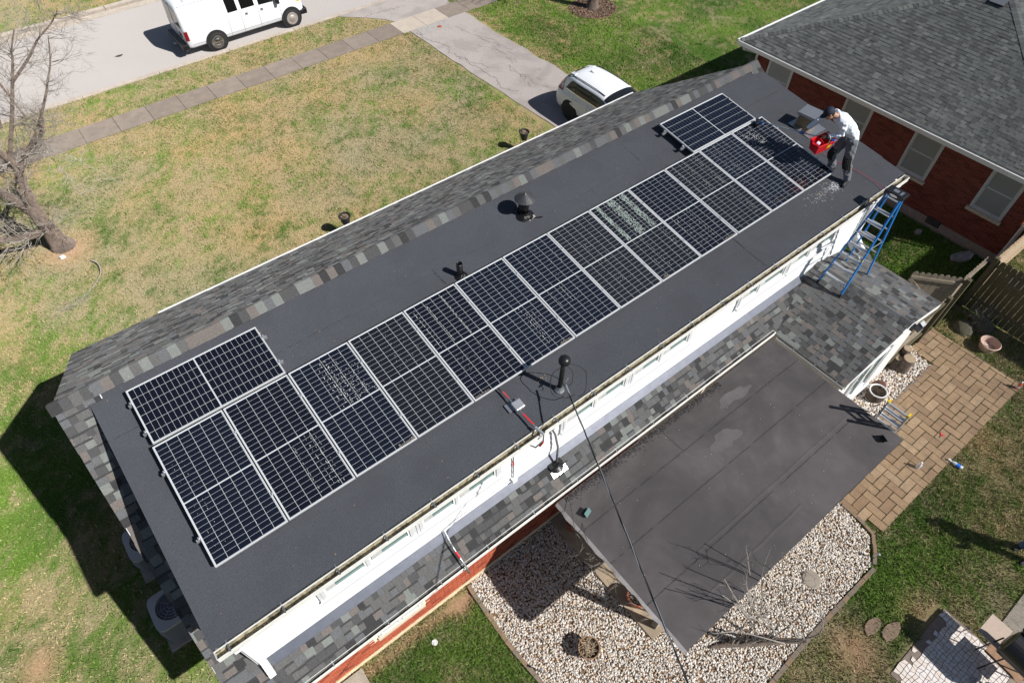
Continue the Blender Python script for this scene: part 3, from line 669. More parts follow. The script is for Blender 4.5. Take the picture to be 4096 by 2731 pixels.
# gutters: open troughs with hangers and debris
def gutter(parent, x0, x1, yb, yf, zt, depth=.11, sp=.62, debris=True, frac=.8, start=.3):
    g_ = obj('gutter', MB().box((x0, yb-.006, zt-depth), (x1, yb, zt+.012)).box((x0, yf, zt-depth), (x1, yf+.006, zt)).box((x0, yf-.012, zt-.016), (x1, yf+.008, zt+.004)).box((x0, yf+.006, zt-depth), (x1, yb-.006, zt-depth+.006)).box((x0-.006, yf, zt-depth), (x0, yb, zt+.006)).box((x1, yf, zt-depth), (x1+.006, yb, zt+.006)), m_gutter, parent)
    obj('gutter_lining', MB().box((x0+.002, yf+.008, zt-depth+.007), (x1-.002, yb-.008, zt-depth+.02)).face([(x0+.002, yb-.008, zt-depth+.02), (x1-.002, yb-.008, zt-depth+.02), (x1-.002, yb-.0075, zt-.02), (x0+.002, yb-.0075, zt-.02)]), m_gutin, g_)
    x = x0+start
    while x < x1-.1:
        obj('hanger', MB().box((x-.012, yf-.002, zt-.008), (x+.012, yb+.03, zt+.004)).box((x-.012, yb+.0, zt+.004), (x+.012, yb+.05, zt+.018)), m_steel, g_); x += sp+random.uniform(-.04, .04)
    return g_
gutter(house, -.47, 15.28, -2.905, -3.02, -.60, start=.17, sp=.78)
gutter(house, -.95, 11.55, -3.150, -3.225, -2.955, start=.45, sp=1.02)
mb = MB()   # clumps of leaf muck in the gutters
for _ in range(700):
    up_ = random.random() < .6; x = random.choice([random.uniform(7.6, 15), random.uniform(-.4, 4.5), random.uniform(11, 15)]) if up_ else random.uniform(-.9, 11)
    y, z = (random.uniform(-3.0, -2.93), -.69) if up_ else (random.uniform(-3.205, -3.17), -3.045)
    a = random.uniform(0, 3.1); s = random.uniform(.01, .03); mb.obox((x, y, z+random.uniform(0, .02)), (s*math.cos(a), s*math.sin(a), 0), (-.01*math.sin(a), .01*math.cos(a), .004), (0, 0, .008))
stuff(obj('gutter_muck', mb, mat('leaf_muck', (.13, .09, .045), .95, .5, 40), house))
obj('front_gutter', MB().box((X0+1.8, 5.215, FZ(5.2)-.13), (X1, 5.265, FZ(5.2)-.125)).box((X0+1.8, 5.26, FZ(5.2)-.13), (X1, 5.267, FZ(5.2)-.02)).box((X0+1.8, 5.245, FZ(5.2)-.02), (X1, 5.29, FZ(5.2)-.004)), m_white, house)
# downspout at the left end of the dormer
def dspipe(parent, pts, wd=.085, th=.065, name='downspout', m=m_white):
    mb = MB()
    for i in range(len(pts)-1): mb.bar(pts[i], pts[i+1], wd, th)
    return obj(name, mb, m, parent)
dspipe(house, [(-.26, -2.97, -.70), (-.26, -2.97, -.80), (-.29, -2.68, -1.08), (-.29, -2.66, -2.42), (-.29, -2.86, -2.66)], .10, .075)
dspipe(house, [(15.12, -2.95, -.70), (15.12, -2.95, -.80), (15.12, -2.68, -1.0), (15.12, -2.66, -2.4), (15.12, -3.0, -2.72)], .085, .07)
# gutter end section over the left strip
# electrical conduits on the dormer wall and strip
def conduit(label, pts, r=.013, tapes=(), parent=None):
    t = thing('conduit', label, 'conduit', pts[0]); mb = MB(); mb.tube(pts, r, 8); obj('pipe', mb, m_steel, t, smooth=True)
    for (a, b) in tapes:
        obj('tape', MB().tube([a, b], r+.003, 8), m_redl, t)
    return t
cd = conduit('grey conduit with red tape running down from the array over the upper gutter', [(4.70, -2.0, -.40), (4.72, -2.34, -.42), (4.73, -2.62, -.46), (4.75, -2.95, -.48), (4.78, -3.08, -.52), (4.76, -3.1, -.66), (4.70, -3.0, -.95), (4.64, -2.72, -1.10)], .014, [((4.715, -2.12, -.408), (4.72, -2.27, -.417)), ((4.735, -2.62, -.46), (4.748, -2.86, -.475)), ((4.765, -3.1, -.7), (4.735, -3.06, -.86))])
jb = thing('junction_box', 'grey electrical junction box on the dark roof above the gutter', 'junction box', (4.74, -2.44, -.45))
obj('base_plate', MB().obox(rp(4.72, -2.40, -.145), (.24, 0, 0), RV*.16, RN*.012), m_steel, jb); obj('box', MB().obox(rp(4.77, -2.46, -.095), (.17, 0, 0), RV*.16, RN*.09), m_alu, jb, bevel=.008)
obj('elbow', MB().tube([rp(4.745, -2.92, -.05), rp(4.775, -3.08, -.05)], .026, 10), m_alu, jb)
conduit('thin conduit standing on the white dormer wall left of the mast', [(4.53, -2.64, -1.0), (4.53, -2.64, -2.36)], .012, [((4.53, -2.64, -1.75), (4.53, -2.64, -1.9))])
o = obj('conduit_body', MB().box((4.48, -2.70, -2.46), (4.58, -2.62, -2.34)).tube([(4.5, -2.64, -2.40), (3.3, -2.64, -2.42), (3.02, -2.66, -2.46), (3.0, -2.86, -2.58)], .012, 8), m_white); tag(o, 'white conduit line running along the foot of the dormer wall', 'conduit')
cd2 = conduit('grey conduit with red tape crossing the lower shingle strip', [(3.0, -2.80, -2.55), (3.0, -2.96, -2.66), (3.01, -3.12, -2.78), (3.02, -3.29, -2.88), (3.02, -3.33, -3.0), (3.02, -2.86, -3.4), (3.02, -2.70, -3.7), (3.02, -2.70, -4.6)], .016, [((3.0, -2.99, -2.685), (3.01, -3.10, -2.765))])
mt_ = thing('service_riser', 'grey service conduit on the white wall above a black roof boot', 'conduit', (5.42, -2.67, -2.7))
obj('pipe', MB().tube([(5.36, -2.66, -.9), (5.38, -2.66, -1.55), (5.44, -2.68, -1.75), (5.50, -2.72, -2.2), (5.44, -2.79, -2.62)], .022, 10), m_steel, mt_, smooth=True)
obj('meter_channel', MB().box((5.28, -2.69, -1.52), (5.42, -2.625, -.95)), m_steel, mt_, bevel=.01)
obj('roof_boot', MB().lathe((5.42, -2.80, RZ(-2.8)), [(.15, .0), (.14, .035), (.07, .07), (.05, .12)], 18).box((5.27, -2.83, RZ(-2.8)-.01), (5.57, -2.70, RZ(-2.72)+.03)), m_black, mt_)
obj('boot_flange', MB().obox((5.43, -2.90, RZ(-2.90)+.022), (.34, 0, 0), VR*.11, NRr*.006), mat('bright_metal', (.9, .9, .9), .32, .05, 20, metal=.9), mt_)
# service mast with cap and loose wires
ms_ = thing('service_mast', 'tall black mast with a domed cap beside the upper gutter', 'mast', (5.54, -2.58, -.53))
obj('pole', MB().tube([(5.53, -2.58, -.56), (5.55, -2.60, .22)], .040, 14), m_black, ms_, smooth=True)
obj('cap', MB().lathe((5.56, -2.60, .20), [(.0, .12), (.05, .112), (.085, .085), (.098, .04), (.09, .0), (.05, -.01)], 18), m_black, ms_, smooth=True)
obj('tar_collar', MB().lathe((5.53, -2.58, -.53), [(.045, .09), (.06, .04), (.075, .015), (.09, -.005)], 12), m_steel, ms_)
obj('clamp', MB().tube([(5.60, -2.68, -.18), (5.49, -2.74, -.12)], .012, 6), m_steel, ms_)
def curve(pts, n=10):
    P = [Vector(pts[0])]+[Vector(q) for q in pts]+[Vector(pts[-1])]; out = []
    for i in range(1, len(P)-2):
        p0, p1, p2, p3 = P[i-1:i+3]
        for k in range(n):
            t = k/n; out.append(.5*((2*p1)+(p2-p0)*t+(2*p0-5*p1+4*p2-p3)*t*t+(3*p1-p0-3*p2+p3)*t**3))
    return out+[P[-2]]
for pts in ([(5.56, -2.62, .16), (5.72, -2.70, .10), (5.86, -2.80, -.1), (5.74, -2.95, -.35), (5.62, -2.93, -.42)], [(5.52, -2.62, .14), (5.36, -2.56, .0), (5.28, -2.66, -.3), (5.40, -2.80, -.42), (5.60, -2.88, -.40)], [(5.57, -2.63, .15), (5.62, -2.74, .05), (5.55, -2.82, -.1), (5.49, -2.8, -.14)]):
    obj('wire', MB().tube(curve(pts), .006, 6), m_rubber, ms_, smooth=True)
# overhead drop: three twisted conductors to a pole behind the camera
sv = thing('service_cable', 'twisted black service cable crossing over the dark patio roof', 'cable', (5.42, -2.85, -.1))
A, B_ = Vector((5.42, -2.85, -.10)), Vector((-3.8, -24.5, 2.2)); n = 260
ctr = [A.lerp(B_, i/n)+Vector((0, 0, -1.1*4*(i/n)*(1-i/n)*.45+.5*4*(i/n)*(1-i/n)*.45)) for i in range(n+1)]
for ph, rr, m in ((0, .010, m_rubber), (2.1, .010, m_rubber), (4.2, .007, m_alu)):
    obj('conductor', MB().tube([c+Vector((math.cos(ph+i*.55), 0, math.sin(ph+i*.55)))*(.008) for i, c in enumerate(ctr)], rr*.75, 6), m, sv, smooth=True)
obj('dead_end_grip', MB().tube([(5.44, -2.80, -.09), (5.37, -2.98, -.10)], .016, 8), m_alu, sv)
for (a, b, lab) in (((5.35, -3.26, -3.0), (3.9, -5.4, -2.1), 'thin dark guy wire rising from the lower gutter, left one'), ((5.5, -3.28, -3.2), (4.2, -5.5, -2.3), 'thin dark guy wire rising from the patio roof corner, right one')):
    A, B_ = Vector(a), Vector(b); D = (B_-A)*7
    o = obj('wire', MB().tube([A+D*t-Vector((0, 0, 1.0*4*t*(1-t)*.3)) for t in [i/40 for i in range(41)]], .0045, 5), m_rubber); tag(o, lab, 'wire')
# chimney pipe with conical cap, open stub pipe
ch = thing('flue_pipe', 'black flue pipe with a conical rain cap on the upper roof', 'flue', rp(7.43, .72))
obj('pipe', MB().tube([rp(7.43, .74, -.16), Vector((7.44, .73, .36))], .105, 18), m_tar, ch, smooth=True)
obj('rain_cap', MB().lathe((7.45, .73, .32), [(.205, .0), (.208, .006), (.11, .07), (.035, .115), (.0, .15)], 18), mat('painted_cap', (.045, .046, .052), .45, .1, 8), ch)
mb = MB()
for k in range(3):
    a = k*2.1+.4; mb.bar((7.44+.105*math.cos(a), .73+.105*math.sin(a), .22), (7.45+.14*math.cos(a), .73+.14*math.sin(a), .35), .02, .004)
obj('strap', mb, m_blackm, ch)
obj('tar_base', MB().lathe(rp(7.43, .70, -.165), [(.09, .09), (.11, .04), (.15, .015), (.19, .004), (.2, -.004)], 14, sx=1, sy=1.0), m_tar, ch)
obj('mortar_lip', MB().obox(rp(7.50, .55, -.148), (.16, .03, 0), (0, .05, .01), (0, 0, .02)), m_conc, ch); obj('tar_streak', MB().obox(rp(7.60, .50, -.149), (.18, -.10, 0), (.01, .02, 0), (0, 0, .006)), m_tar, ch)
sp_ = thing('vent_stub', 'short open black vent pipe just above the panel row', 'vent pipe', rp(5.54, .19))
obj('pipe', MB().lathe((5.54, .2, -.12), [(.058, -.08), (.058, .29), (.050, .295), (.044, .285), (.044, -.02), (0, -.02)], 16), m_tar, sp_, smooth=True)
obj('tar_collar', MB().lathe(rp(5.55, .17, -.162), [(.06, .07), (.085, .03), (.11, .012), (.13, -.004)], 12), m_tar, sp_)
# low square vent near the neighbour's wall
bv = thing('box_vent', 'grey metal box vent on the roof behind the bending man', 'roof vent', rp(14.6, -.65))
q = [rp(14.47, -.89, .14), rp(14.89, -.84, .14), rp(14.74, -.41, .14), rp(14.33, -.46, .14)]
obj('hood', MB().hexa([v for v in q]+[v+RN*.07 for v in q]), m_steel, bv, bevel=.01)
obj('louvre', MB().hexa([rp(14.52, -.82, -.16), rp(14.84, -.80, -.16), rp(14.72, -.46, -.16), rp(14.40, -.50, -.16), rp(14.52, -.82, .14), rp(14.84, -.80, .14), rp(14.72, -.46, .14), rp(14.40, -.50, .14)]), mat('brown_grille', (.20, .15, .09), .8, .3, 60), bv)
obj('flange', MB().obox(rp(14.62, -.70, -.154), (.62, 0, 0), RV*.62, RN*.006), m_steel, bv)

# ------------------------------------------------------------------ gabled wing at the right rear
wing = thing('porch_wing', 'small white gabled wing with a shingle roof under the blue ladder', 'house wing', (13.5, -3.8, G))
RX, RZw, EZ = 13.70, -2.55, -3.02; YF, YB = -5.03, -2.60
NL = Vector((-(RZw-EZ), 0, RX-11.60)).normalized(); NR_ = Vector((RZw-EZ, 0, 15.36-RX)).normalized()
slab(wing, 'roof_deck', [(11.60, YF, EZ), (RX, YF, RZw), (RX, YB, RZw), (11.60, YB, EZ)], NL, .09, m_trim)
slab(wing, 'roof_deck', [(RX, YF, RZw), (15.36, YF, EZ), (15.36, -3.0, EZ), (RX, YB, RZw)], NR_, .09, m_trim)
VLw = (Vector((RX, 0, RZw))-Vector((11.60, 0, EZ))); ll = VLw.length; VLw.normalize(); VRw = (Vector((RX, 0, RZw))-Vector((15.36, 0, EZ))); lr = VRw.length; VRw.normalize()
def clipL(u, v, a, b):
    x = 11.57+VLw.x*v; z = EZ+(x-11.6)*(RZw-EZ)/(RX-11.6)+.01; ym = 1.45-(.12-z)/.672+.04      # valley with the main slope
    ym = max(min(ym, -2.63), -3.16)
    lo, hi = -5.05+a, min(-5.05+b, ym)
    return None if hi <= lo else (a, hi+5.05)
wb_ = []
iw = shingles((11.57, -5.05, EZ), (0, 1, 0), VLw, NL, 2.45, ll+.02, clipL, W_SH, wmin=.09, wmax=.20, bands=wb_)
def clipR(u, v, a, b):
    x = 15.39+VRw.x*v; hi = min(b, (-2.63 if x < 15.06 else -3.1)+5.05); return None if hi <= a else (a, hi)
iw += shingles((15.39, -5.05, EZ), (0, 1, 0), VRw, NR_, 2.45, lr+.02, clipR, [.12, .18, .3, .16, .1, .14], wmin=.09, wmax=.20)
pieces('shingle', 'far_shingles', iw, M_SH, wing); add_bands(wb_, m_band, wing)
for k, m in enumerate(M_SH):
    mb = MB(); mb.face([(-.14, -.09, -.028), (-.14, .07, -.034), (0, .07, .016), (0, -.09, .022)]); mb.face([(0, -.09, .022), (0, .07, .016), (.15, .07, -.042), (.15, -.09, -.036)]); mb.face([(-.14, -.09, -.036), (-.14, -.09, -.028), (0, -.09, .022), (.15, -.09, -.036), (.15, -.09, -.044), (0, -.09, .014)])
    capm[k+10] = mesh_of('ridge_cap', mb, m)
y = YF+.07
while y < YB:
    o = bpy.data.objects.new('ridge_cap', capm[10+random.choices(range(6), [.1, .3, .3, .1, .1, .1])[0]]); C.objects.link(o); o.parent = wing; o.location = Vector((RX, y, RZw+.016))-Vector(WLOC[wing.name]); y += .145
GY = -4.93
obj('gable_wall', MB().hexa([(11.78, GY, G), (15.12, GY, G), (15.12, GY+.12, G), (11.78, GY+.12, G), (11.78, GY, EZ-.06), (15.12, GY, EZ-.06), (15.12, GY+.12, EZ-.06), (11.78, GY+.12, EZ-.06)]).prism([(0, 0)]*0 or [(11.9, GY+.02), (15.1, GY+.02), (15.1, GY+.1), (11.9, GY+.1)], EZ-.06, EZ-.03), m_white, wing)
obj('gable_peak', MB().face([(11.78, GY-.002, EZ-.062), (15.12, GY-.002, EZ-.062), (13.7, GY-.002, RZw-.09)]), m_white, wing)
for s_, (xa, za, xb, zb) in enumerate([(11.60, EZ, RX, RZw), (15.36, EZ, RX, RZw)]):
    obj('rake_board', MB().hexa([(xa, YF-.02, za-.15), (xb, YF-.02, zb-.15), (xb, YF+.0, zb-.15), (xa, YF, za-.15), (xa, YF-.02, za-.005), (xb, YF-.02, zb-.005), (xb, YF, zb-.005), (xa, YF, za-.005)]), m_white, wing)
obj('side_wall', MB().box((11.78, GY+.12, G), (11.9, WY, EZ-.1)), m_white, wing); obj('side_wall', MB().box((15.0, GY+.12, G), (15.12, WY, EZ-.1)), m_white, wing)
wwf = window(wing, 12.65, 13.85, -5.0, -3.55, GY, muls=(13.25,), depth=.04)
obj('casing', MB().box((12.55, GY-.05, -5.08), (12.65, GY, -3.45)).box((13.85, GY-.05, -5.08), (13.95, GY, -3.45)).box((12.5, GY-.1, -5.16), (14.0, GY, -5.08)), m_trim, wwf)
g2 = obj('gutter', MB().box((11.49, -5.04, EZ-.10), (11.495, -3.3, EZ+.0)).box((11.495, -5.04, EZ-.10), (11.60, -3.3, EZ-.09)), m_gutter, wing)
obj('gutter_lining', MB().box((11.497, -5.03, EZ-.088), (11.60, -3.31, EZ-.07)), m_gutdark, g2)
for y in (-4.85, -4.3, -3.75): obj('hanger', MB().box((11.49, y-.012, EZ-.01), (11.62, y+.012, EZ+.002)), m_steel, g2)
fl = thing('flood_light', 'black twin flood light on the peak of the white wing gable', 'flood light', (13.9, -5.06, -2.7))
obj('bracket', MB().box((13.72, -5.12, -2.74), (13.86, -5.05, -2.62)), m_black, fl); obj('panel', MB().obox((13.95, -5.16, -2.72), (.34, 0, -.06), (0, .13, .05), (0, -.01, .03)), m_black, fl); obj('lamp_head', MB().obox((14.06, -5.16, -2.70), (.14, 0, 0), (0, .09, .05), (0, -.02, .06)), m_steel, fl)

# ------------------------------------------------------------------ flat patio roof
pr_ = thing('patio_roof', 'flat dark rubber patio roof with stains behind the house', 'patio roof', (8.2, -4.9, G))
PX0, PX1, PY0, PY1 = 5.06, 11.36, -6.50, -3.285
def pz(x, y): return -3.0+.012*(y+3.3)+.004*math.sin(x*1.9+y)+.003*math.sin(y*4.1-x*.7)
rows = [(-6.50, -5.60), (-5.62, -4.71), (-4.73, -3.98), (-4.0, -3.285)]; pj = [[], [], [], [7.70]]
PB = lambda x, y: x <= 11.36 and not (x > 11.36 and y > -5.2)
for ri, ((y0, y1), js) in enumerate(zip(rows, pj)):
    xs = [PX0]+js+[PX1]
    for a, b in zip(xs[:-1], xs[1:]):
        mb = MB(); nx, ny = max(6, int((b-a)/.18)), 6
        for i in range(nx):
            for j in range(ny):
                q = [(a+(b-a)*(i+di)/nx, y0+(y1-y0)*(j+dj)/ny) for di, dj in ((0, 0), (1, 0), (1, 1), (0, 1))]
                mb.face([(x, y, pz(x, y)+.004*(1-(y-y0)/(y1-y0))) for x, y in q])
        mb.box((a, y0-.001, pz(a, y0)-.02), (b, y0+.004, pz(a, y0)+.0))
        obj('roofing_sheet', mb, m_epdm, pr_)
mb = MB()
for (a, b) in [((PX0, -5.60), (PX1, -5.60)), ((PX0, -4.72), (PX1, -4.71)), ((PX0, -3.985), (PX1, -3.99)), ((7.70, -3.3), (7.71, -3.98))]:
    n = 60
    for i in range(n):
        if random.random() < .1: continue
        p, q = [Vector((a[0]+(b[0]-a[0])*t, a[1]+(b[1]-a[1])*t+random.uniform(-.004, .004), 0)) for t in (i/n, (i+1)/n)]
        d = (q-p).normalized(); s = Vector((-d.y, d.x, 0))*random.uniform(.002, .006)
        mb.face([(v.x, v.y, pz(v.x, v.y)+.0085) for v in (p-s, q-s, q+s, p+s)])
# raised wrinkles beside the seams are separate pale ridges
stuff(obj('seam_tar', mb, m_seam, pr_))
mb = MB()
for (a, b) in [((6.4, -5.52), (10.9, -5.50)), ((6.0, -6.12), (8.6, -6.1))]:
    P = [Vector((a[0]+(b[0]-a[0])*i/50, a[1]+(b[1]-a[1])*i/50+.006*math.sin(i*.4), 0)) for i in range(51)]
    for i in range(50):
        for s0, s1, h0, h1 in ((-.03, 0, 0, .0022), (0, .03, .0022, 0)):
            p, q = P[i], P[i+1]; mb.face([(p.x, p.y+s0, pz(p.x, p.y+s0)+.0045+h0), (q.x, q.y+s0, pz(q.x, q.y+s0)+.0045+h0), (q.x, q.y+s1, pz(q.x, q.y+s1)+.0045+h1), (p.x, p.y+s1, pz(p.x, p.y+s1)+.0045+h1)])
obj('wrinkle', mb, m_epdm, pr_, smooth=True)
def stain_patch(cx, cy, rx, ry, m, seed, name='water_stain', lift=.0062):
    rs = random.Random(seed); n = 44; ph = [rs.uniform(0, 6.28) for _ in range(6)]; mb = MB(); pts = []
    for k in range(n):
        a = 6.2832*k/n; r = 1+sum(.16/(j+1)**.6*math.sin((j+2)*a+ph[j]) for j in range(6)); x, y = cx+rx*r*math.cos(a), cy+ry*r*math.sin(a)
        x = min(max(x, PX0+.05), PX1-.05); y = min(max(y, PY0+.04), PY1-.06); pts.append((x, y, pz(x, y)+lift))
    c = (cx, cy, pz(cx, cy)+lift)
    for k in range(n): mb.face([c, pts[k], pts[(k+1) % n]])
    obj(name, mb, m, pr_)
m_st1 = mat('dried_puddle', (.088, .080, .083), .7, .18, 3.5, .1, 80); m_st2 = mat('damp_rubber', (.052, .046, .048), .5, .22, 2.5, .1, 80)
stain_patch(8.55, -4.32, .34, .20, m_st1, 3); stain_patch(9.5, -3.75, .42, .13, m_st1, 11)

mb = MB()
for i in range(40):
    y0, y1 = PY0+(PY1-PY0)*i/40, PY0+(PY1-PY0)*(i+1)/40; e0, e1 = [.012*math.sin(y*9)+.008*math.sin(y*23) for y in (y0, y1)]
    mb.face([(PX0, y0, pz(PX0, y0)+.002), (PX0, y1, pz(PX0, y1)+.002), (PX0-.06+e1, y1, -3.05), (PX0-.06+e0, y0, -3.05)])
obj('curled_edge', mb, m_epdm_light, pr_)
obj('edge_board', MB().box((PX0+.0, PY0+.01, -3.20), (PX0+.04, PY1, -3.035)).box((PX0+.04, PY0+.01, -3.20), (PX1, PY0+.05, -3.06)).box((PX1-.04, PY0+.05, -3.2), (PX1, -5.05, -3.04)), m_conc, pr_)
obj('ceiling', MB().box((PX0+.04, PY0+.05, -3.19), (PX1-.04, PY1, -3.16)), m_trim, pr_)
for (x, y) in ((5.78, -5.70), (8.3, -5.74), (10.9, -5.74)): obj('post', MB().box((x-.06, y-.06, G+.075), (x+.06, y+.06, -3.19)), m_wood, pr_)
mb = MB()
for _ in range(60):
    x, y = random.uniform(5.3, 11.2), random.uniform(-6.3, -3.5); s = random.uniform(.004, .012); mb.obox((x, y, pz(x, y)+.012), (s, 0, 0), (0, s, 0), (0, 0, .004))
for y in np.linspace(-6.4, -5.2, 22): mb.obox((11.37+random.uniform(-.01, .02), y, -3.03), (.02, 0, 0), (0, random.uniform(.01, .05), 0), (0, 0, .01))
stuff(obj('grit', mb, mat('pale_grit', (.5, .45, .4), .9), pr_))
# leaf debris line under the lower gutter
mb = MB()
for _ in range(1500):
    x = random.uniform(5.2, 9.5); y = -3.30-abs(random.gauss(0, .07)); s = random.uniform(.003, .010); a = random.uniform(0, 3); mb.obox((x, y, pz(x, y)+.01), (s*2*math.cos(a), s*2*math.sin(a), 0), (-s*math.sin(a), s*math.cos(a), 0), (0, 0, .006))
stuff(obj('leaf_debris', mb, mat('wet_debris', (.018, .015, .012), .8), pr_))
for (x, y, ang, lab) in ((5.34, -3.80, .3, 'small black solar light lying near the left edge of the patio roof'), (11.02, -6.27, 1.2, 'small black solar light near the right corner of the patio roof')):
    t = thing('solar_light', lab, 'solar light', (x, y, pz(x, y))); ca, sa = math.cos(ang), math.sin(ang)
    obj('panel', MB().obox((x, y, pz(x, y)+.10), (.16*ca, .16*sa, 0), (-.11*sa*.6, .11*ca*.6, .09), (0, -.01, .012)), m_glass, t); obj('housing', MB().obox((x-.02*ca, y+.03, pz(x, y)+.06), (.15*ca, .15*sa, 0), (-.1*sa, .1*ca, .03), (0, 0, .03)), m_black, t)
    obj('stalk', MB().tube([(x, y, pz(x, y)+.01), (x-.05, y+.02, pz(x, y)+.07), (x, y, pz(x, y)+.1)], .008, 6), m_black, t)
# ------------------------------------------------------------------ solar panels
m_cell = bpy.data.materials.new('solar_cell'); m_cell.use_nodes = True
t = m_cell.node_tree; b = t.nodes['Principled BSDF']; b.inputs['Roughness'].default_value = .09; b.inputs['Specular IOR Level'].default_value = .5; b.inputs['Base Color'].default_value = (.006, .008, .018, 1)
tc = t.nodes.new('ShaderNodeTexCoord'); sx_ = t.nodes.new('ShaderNodeSeparateXYZ'); t.links.new(tc.outputs['Object'], sx_.inputs[0])
mm = t.nodes.new('ShaderNodeMath'); mm.operation = 'MULTIPLY'; mm.inputs[1].default_value = 9; t.links.new(sx_.outputs[0], mm.inputs[0])
fr_ = t.nodes.new('ShaderNodeMath'); fr_.operation = 'FRACT'; t.links.new(mm.outputs[0], fr_.inputs[0])
lt = t.nodes.new('ShaderNodeMath'); lt.operation = 'LESS_THAN'; lt.inputs[1].default_value = .09; t.links.new(fr_.outputs[0], lt.inputs[0])
mx = t.nodes.new('ShaderNodeMix'); mx.data_type = 'RGBA'; t.links.new(lt.outputs[0], mx.inputs[0]); mx.inputs[6].default_value = (.006, .008, .018, 1); mx.inputs[7].default_value = (.022, .024, .03, 1); t.links.new(mx.outputs[2], b.inputs['Base Color'])
m_glint = mat('water_glint_white', (.85, .84, .80), .15, spec=1)  # glints and reflections on wet glass, painted near-white over the water marks
m_dust = mat('pale_dust', (.20, .18, .16), .9, .4, 30)
PWD, PLN, GAP = 1.038, 2.070, .020
cellmeshes = [mesh_of('cell', MB().box((-.5, -.5, 0), (.5, .5, 1)), m_cell)]
for k, (cc, rr_) in enumerate((((.010, .011, .016), .13), ((.005, .006, .013), .07), ((.013, .014, .019), .18))):
    m2 = m_cell.copy(); m2.name = 'solar_cell_%s' % ('dusty', 'clean', 'hazy')[k]; m2.node_tree.nodes['Principled BSDF'].inputs['Roughness'].default_value = rr_
    for nd in m2.node_tree.nodes:
        if nd.type == 'MIX': nd.inputs[6].default_value = (*cc, 1)
    cellmeshes.append(mesh_of('cell', MB().box((-.5, -.5, 0), (.5, .5, 1)), m2))
# busbars run along the panel length: x of the unit mesh is across the panel
mb = MB(); f_ = .016
mb.box((0, -PLN, -.035), (f_, 0, 0)).box((PWD-f_, -PLN, -.035), (PWD, 0, 0)).box((f_, -f_, -.035), (PWD-f_, 0, 0)).box((f_, -PLN, -.035), (PWD-f_, -PLN+f_, 0))
fm = mesh_of('frame', mb, m_frame); bm_ = mesh_of('backsheet', MB().box((f_, -PLN+f_, -.012), (PWD-f_, -f_, -.006)), m_back)
def cells():
    out = []; cw, ch_ = (PWD-2*f_-.012)/6, (PLN-2*f_-.012-.018)/24
    for i in range(6):
        for j in range(24):
            x = f_+.006+cw*(i+.5); y = -(f_+.006+ch_*(j+.5)+(.018 if j > 11 else 0)); out.append((x, y, cw-.0062, ch_-.0044))
    return out
CELLS = cells()
def solar(loc, land, label, idx=0, group=None):
    cellmesh = cellmeshes[(0, 2, 0, 1, 2, 0, 0, 3, 1, 2, 1, 0, 2, 2, 0)[idx]]
    t = thing('solar_panel', label, 'solar panel', loc, group)
    # local frame: x along the house, y up the slope, z = roof normal
    R = Matrix(((1, 0, 0), (0, RV.y, RN.y), (0, RV.z, RN.z))).to_4x4()
    if land: R = R @ Matrix.Rotation(math.radians(90), 4, 'Z')
    t.rotation_euler = (R @ Matrix.Rotation(math.radians(random.gauss(0, .12)), 4, 'X') @ Matrix.Rotation(math.radians(random.gauss(0, .12)), 4, 'Y')).to_euler()
    for me, nm in ((fm, 'frame'), (bm_, 'backsheet')):
        o = bpy.data.objects.new(nm, me); C.objects.link(o); o.parent = t
    for (x, y, wx, wy) in CELLS:
        o = bpy.data.objects.new('cell', cellmesh); C.objects.link(o); o.parent = t; o.location = (x, y, -.0055); o.scale = (wx, wy, .0018)
    return t
ordn = ['first', 'second', 'third', 'fourth', 'fifth', 'sixth', 'seventh', 'eighth', 'ninth', 'tenth', 'eleventh', 'twelfth', 'thirteenth']
panels = []
notes = {2: 'speckled with painted drop glints', 4: 'with dashed streaks', 8: 'striped with painted foam glints', 12: 'under the brush', 1: 'lower half speckled'}
for i in range(13):
    lab = 'upright solar panel, %s from the left in the long row%s' % (ordn[i], (', '+notes[i]) if i in notes else '')
    p_ = solar(Vector((i*1.058, 0, 0)), False, lab, i); panels.append(p_)
pl1 = solar(Vector((.03, 0, 0))+RV*.045, True, 'sideways solar panel above the left end of the long row', 13)
pl2 = solar(Vector((11.50, 0, 0))+RV*.03, True, 'sideways solar panel above the right end of the row, below the ridge', 14)
# in the landscape panels local -y (length) points along +x and x points up the slope
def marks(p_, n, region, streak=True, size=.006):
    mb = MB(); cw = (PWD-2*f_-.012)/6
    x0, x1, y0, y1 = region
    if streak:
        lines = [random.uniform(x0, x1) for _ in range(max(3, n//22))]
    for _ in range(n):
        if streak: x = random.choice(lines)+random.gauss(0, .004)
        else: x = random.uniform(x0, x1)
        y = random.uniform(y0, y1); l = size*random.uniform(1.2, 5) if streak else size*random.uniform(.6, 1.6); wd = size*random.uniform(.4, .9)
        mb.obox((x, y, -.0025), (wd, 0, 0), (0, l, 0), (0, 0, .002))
    k = obj('water_glint_marks', mesh_of('water_glint_marks', mb, m_glint), None, p_); stuff(k)
def dashes(p_, xs, y0, y1, m=m_glint, wd=.007):
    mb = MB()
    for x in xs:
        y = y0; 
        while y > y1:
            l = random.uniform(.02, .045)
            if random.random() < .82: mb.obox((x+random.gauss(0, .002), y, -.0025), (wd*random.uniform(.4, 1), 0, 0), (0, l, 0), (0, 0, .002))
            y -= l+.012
    stuff(obj('water_glint_streaks', mesh_of('water_glint_streaks', mb, m), None, p_))
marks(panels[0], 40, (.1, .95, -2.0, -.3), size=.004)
marks(panels[1], 130, (.35, 1.0, -2.0, -1.05), size=.0045); marks(panels[2], 200, (.35, 1.0, -1.0, -.12), size=.0055); marks(panels[2], 90, (.5, 1.0, -1.0, -.4), False, .008)
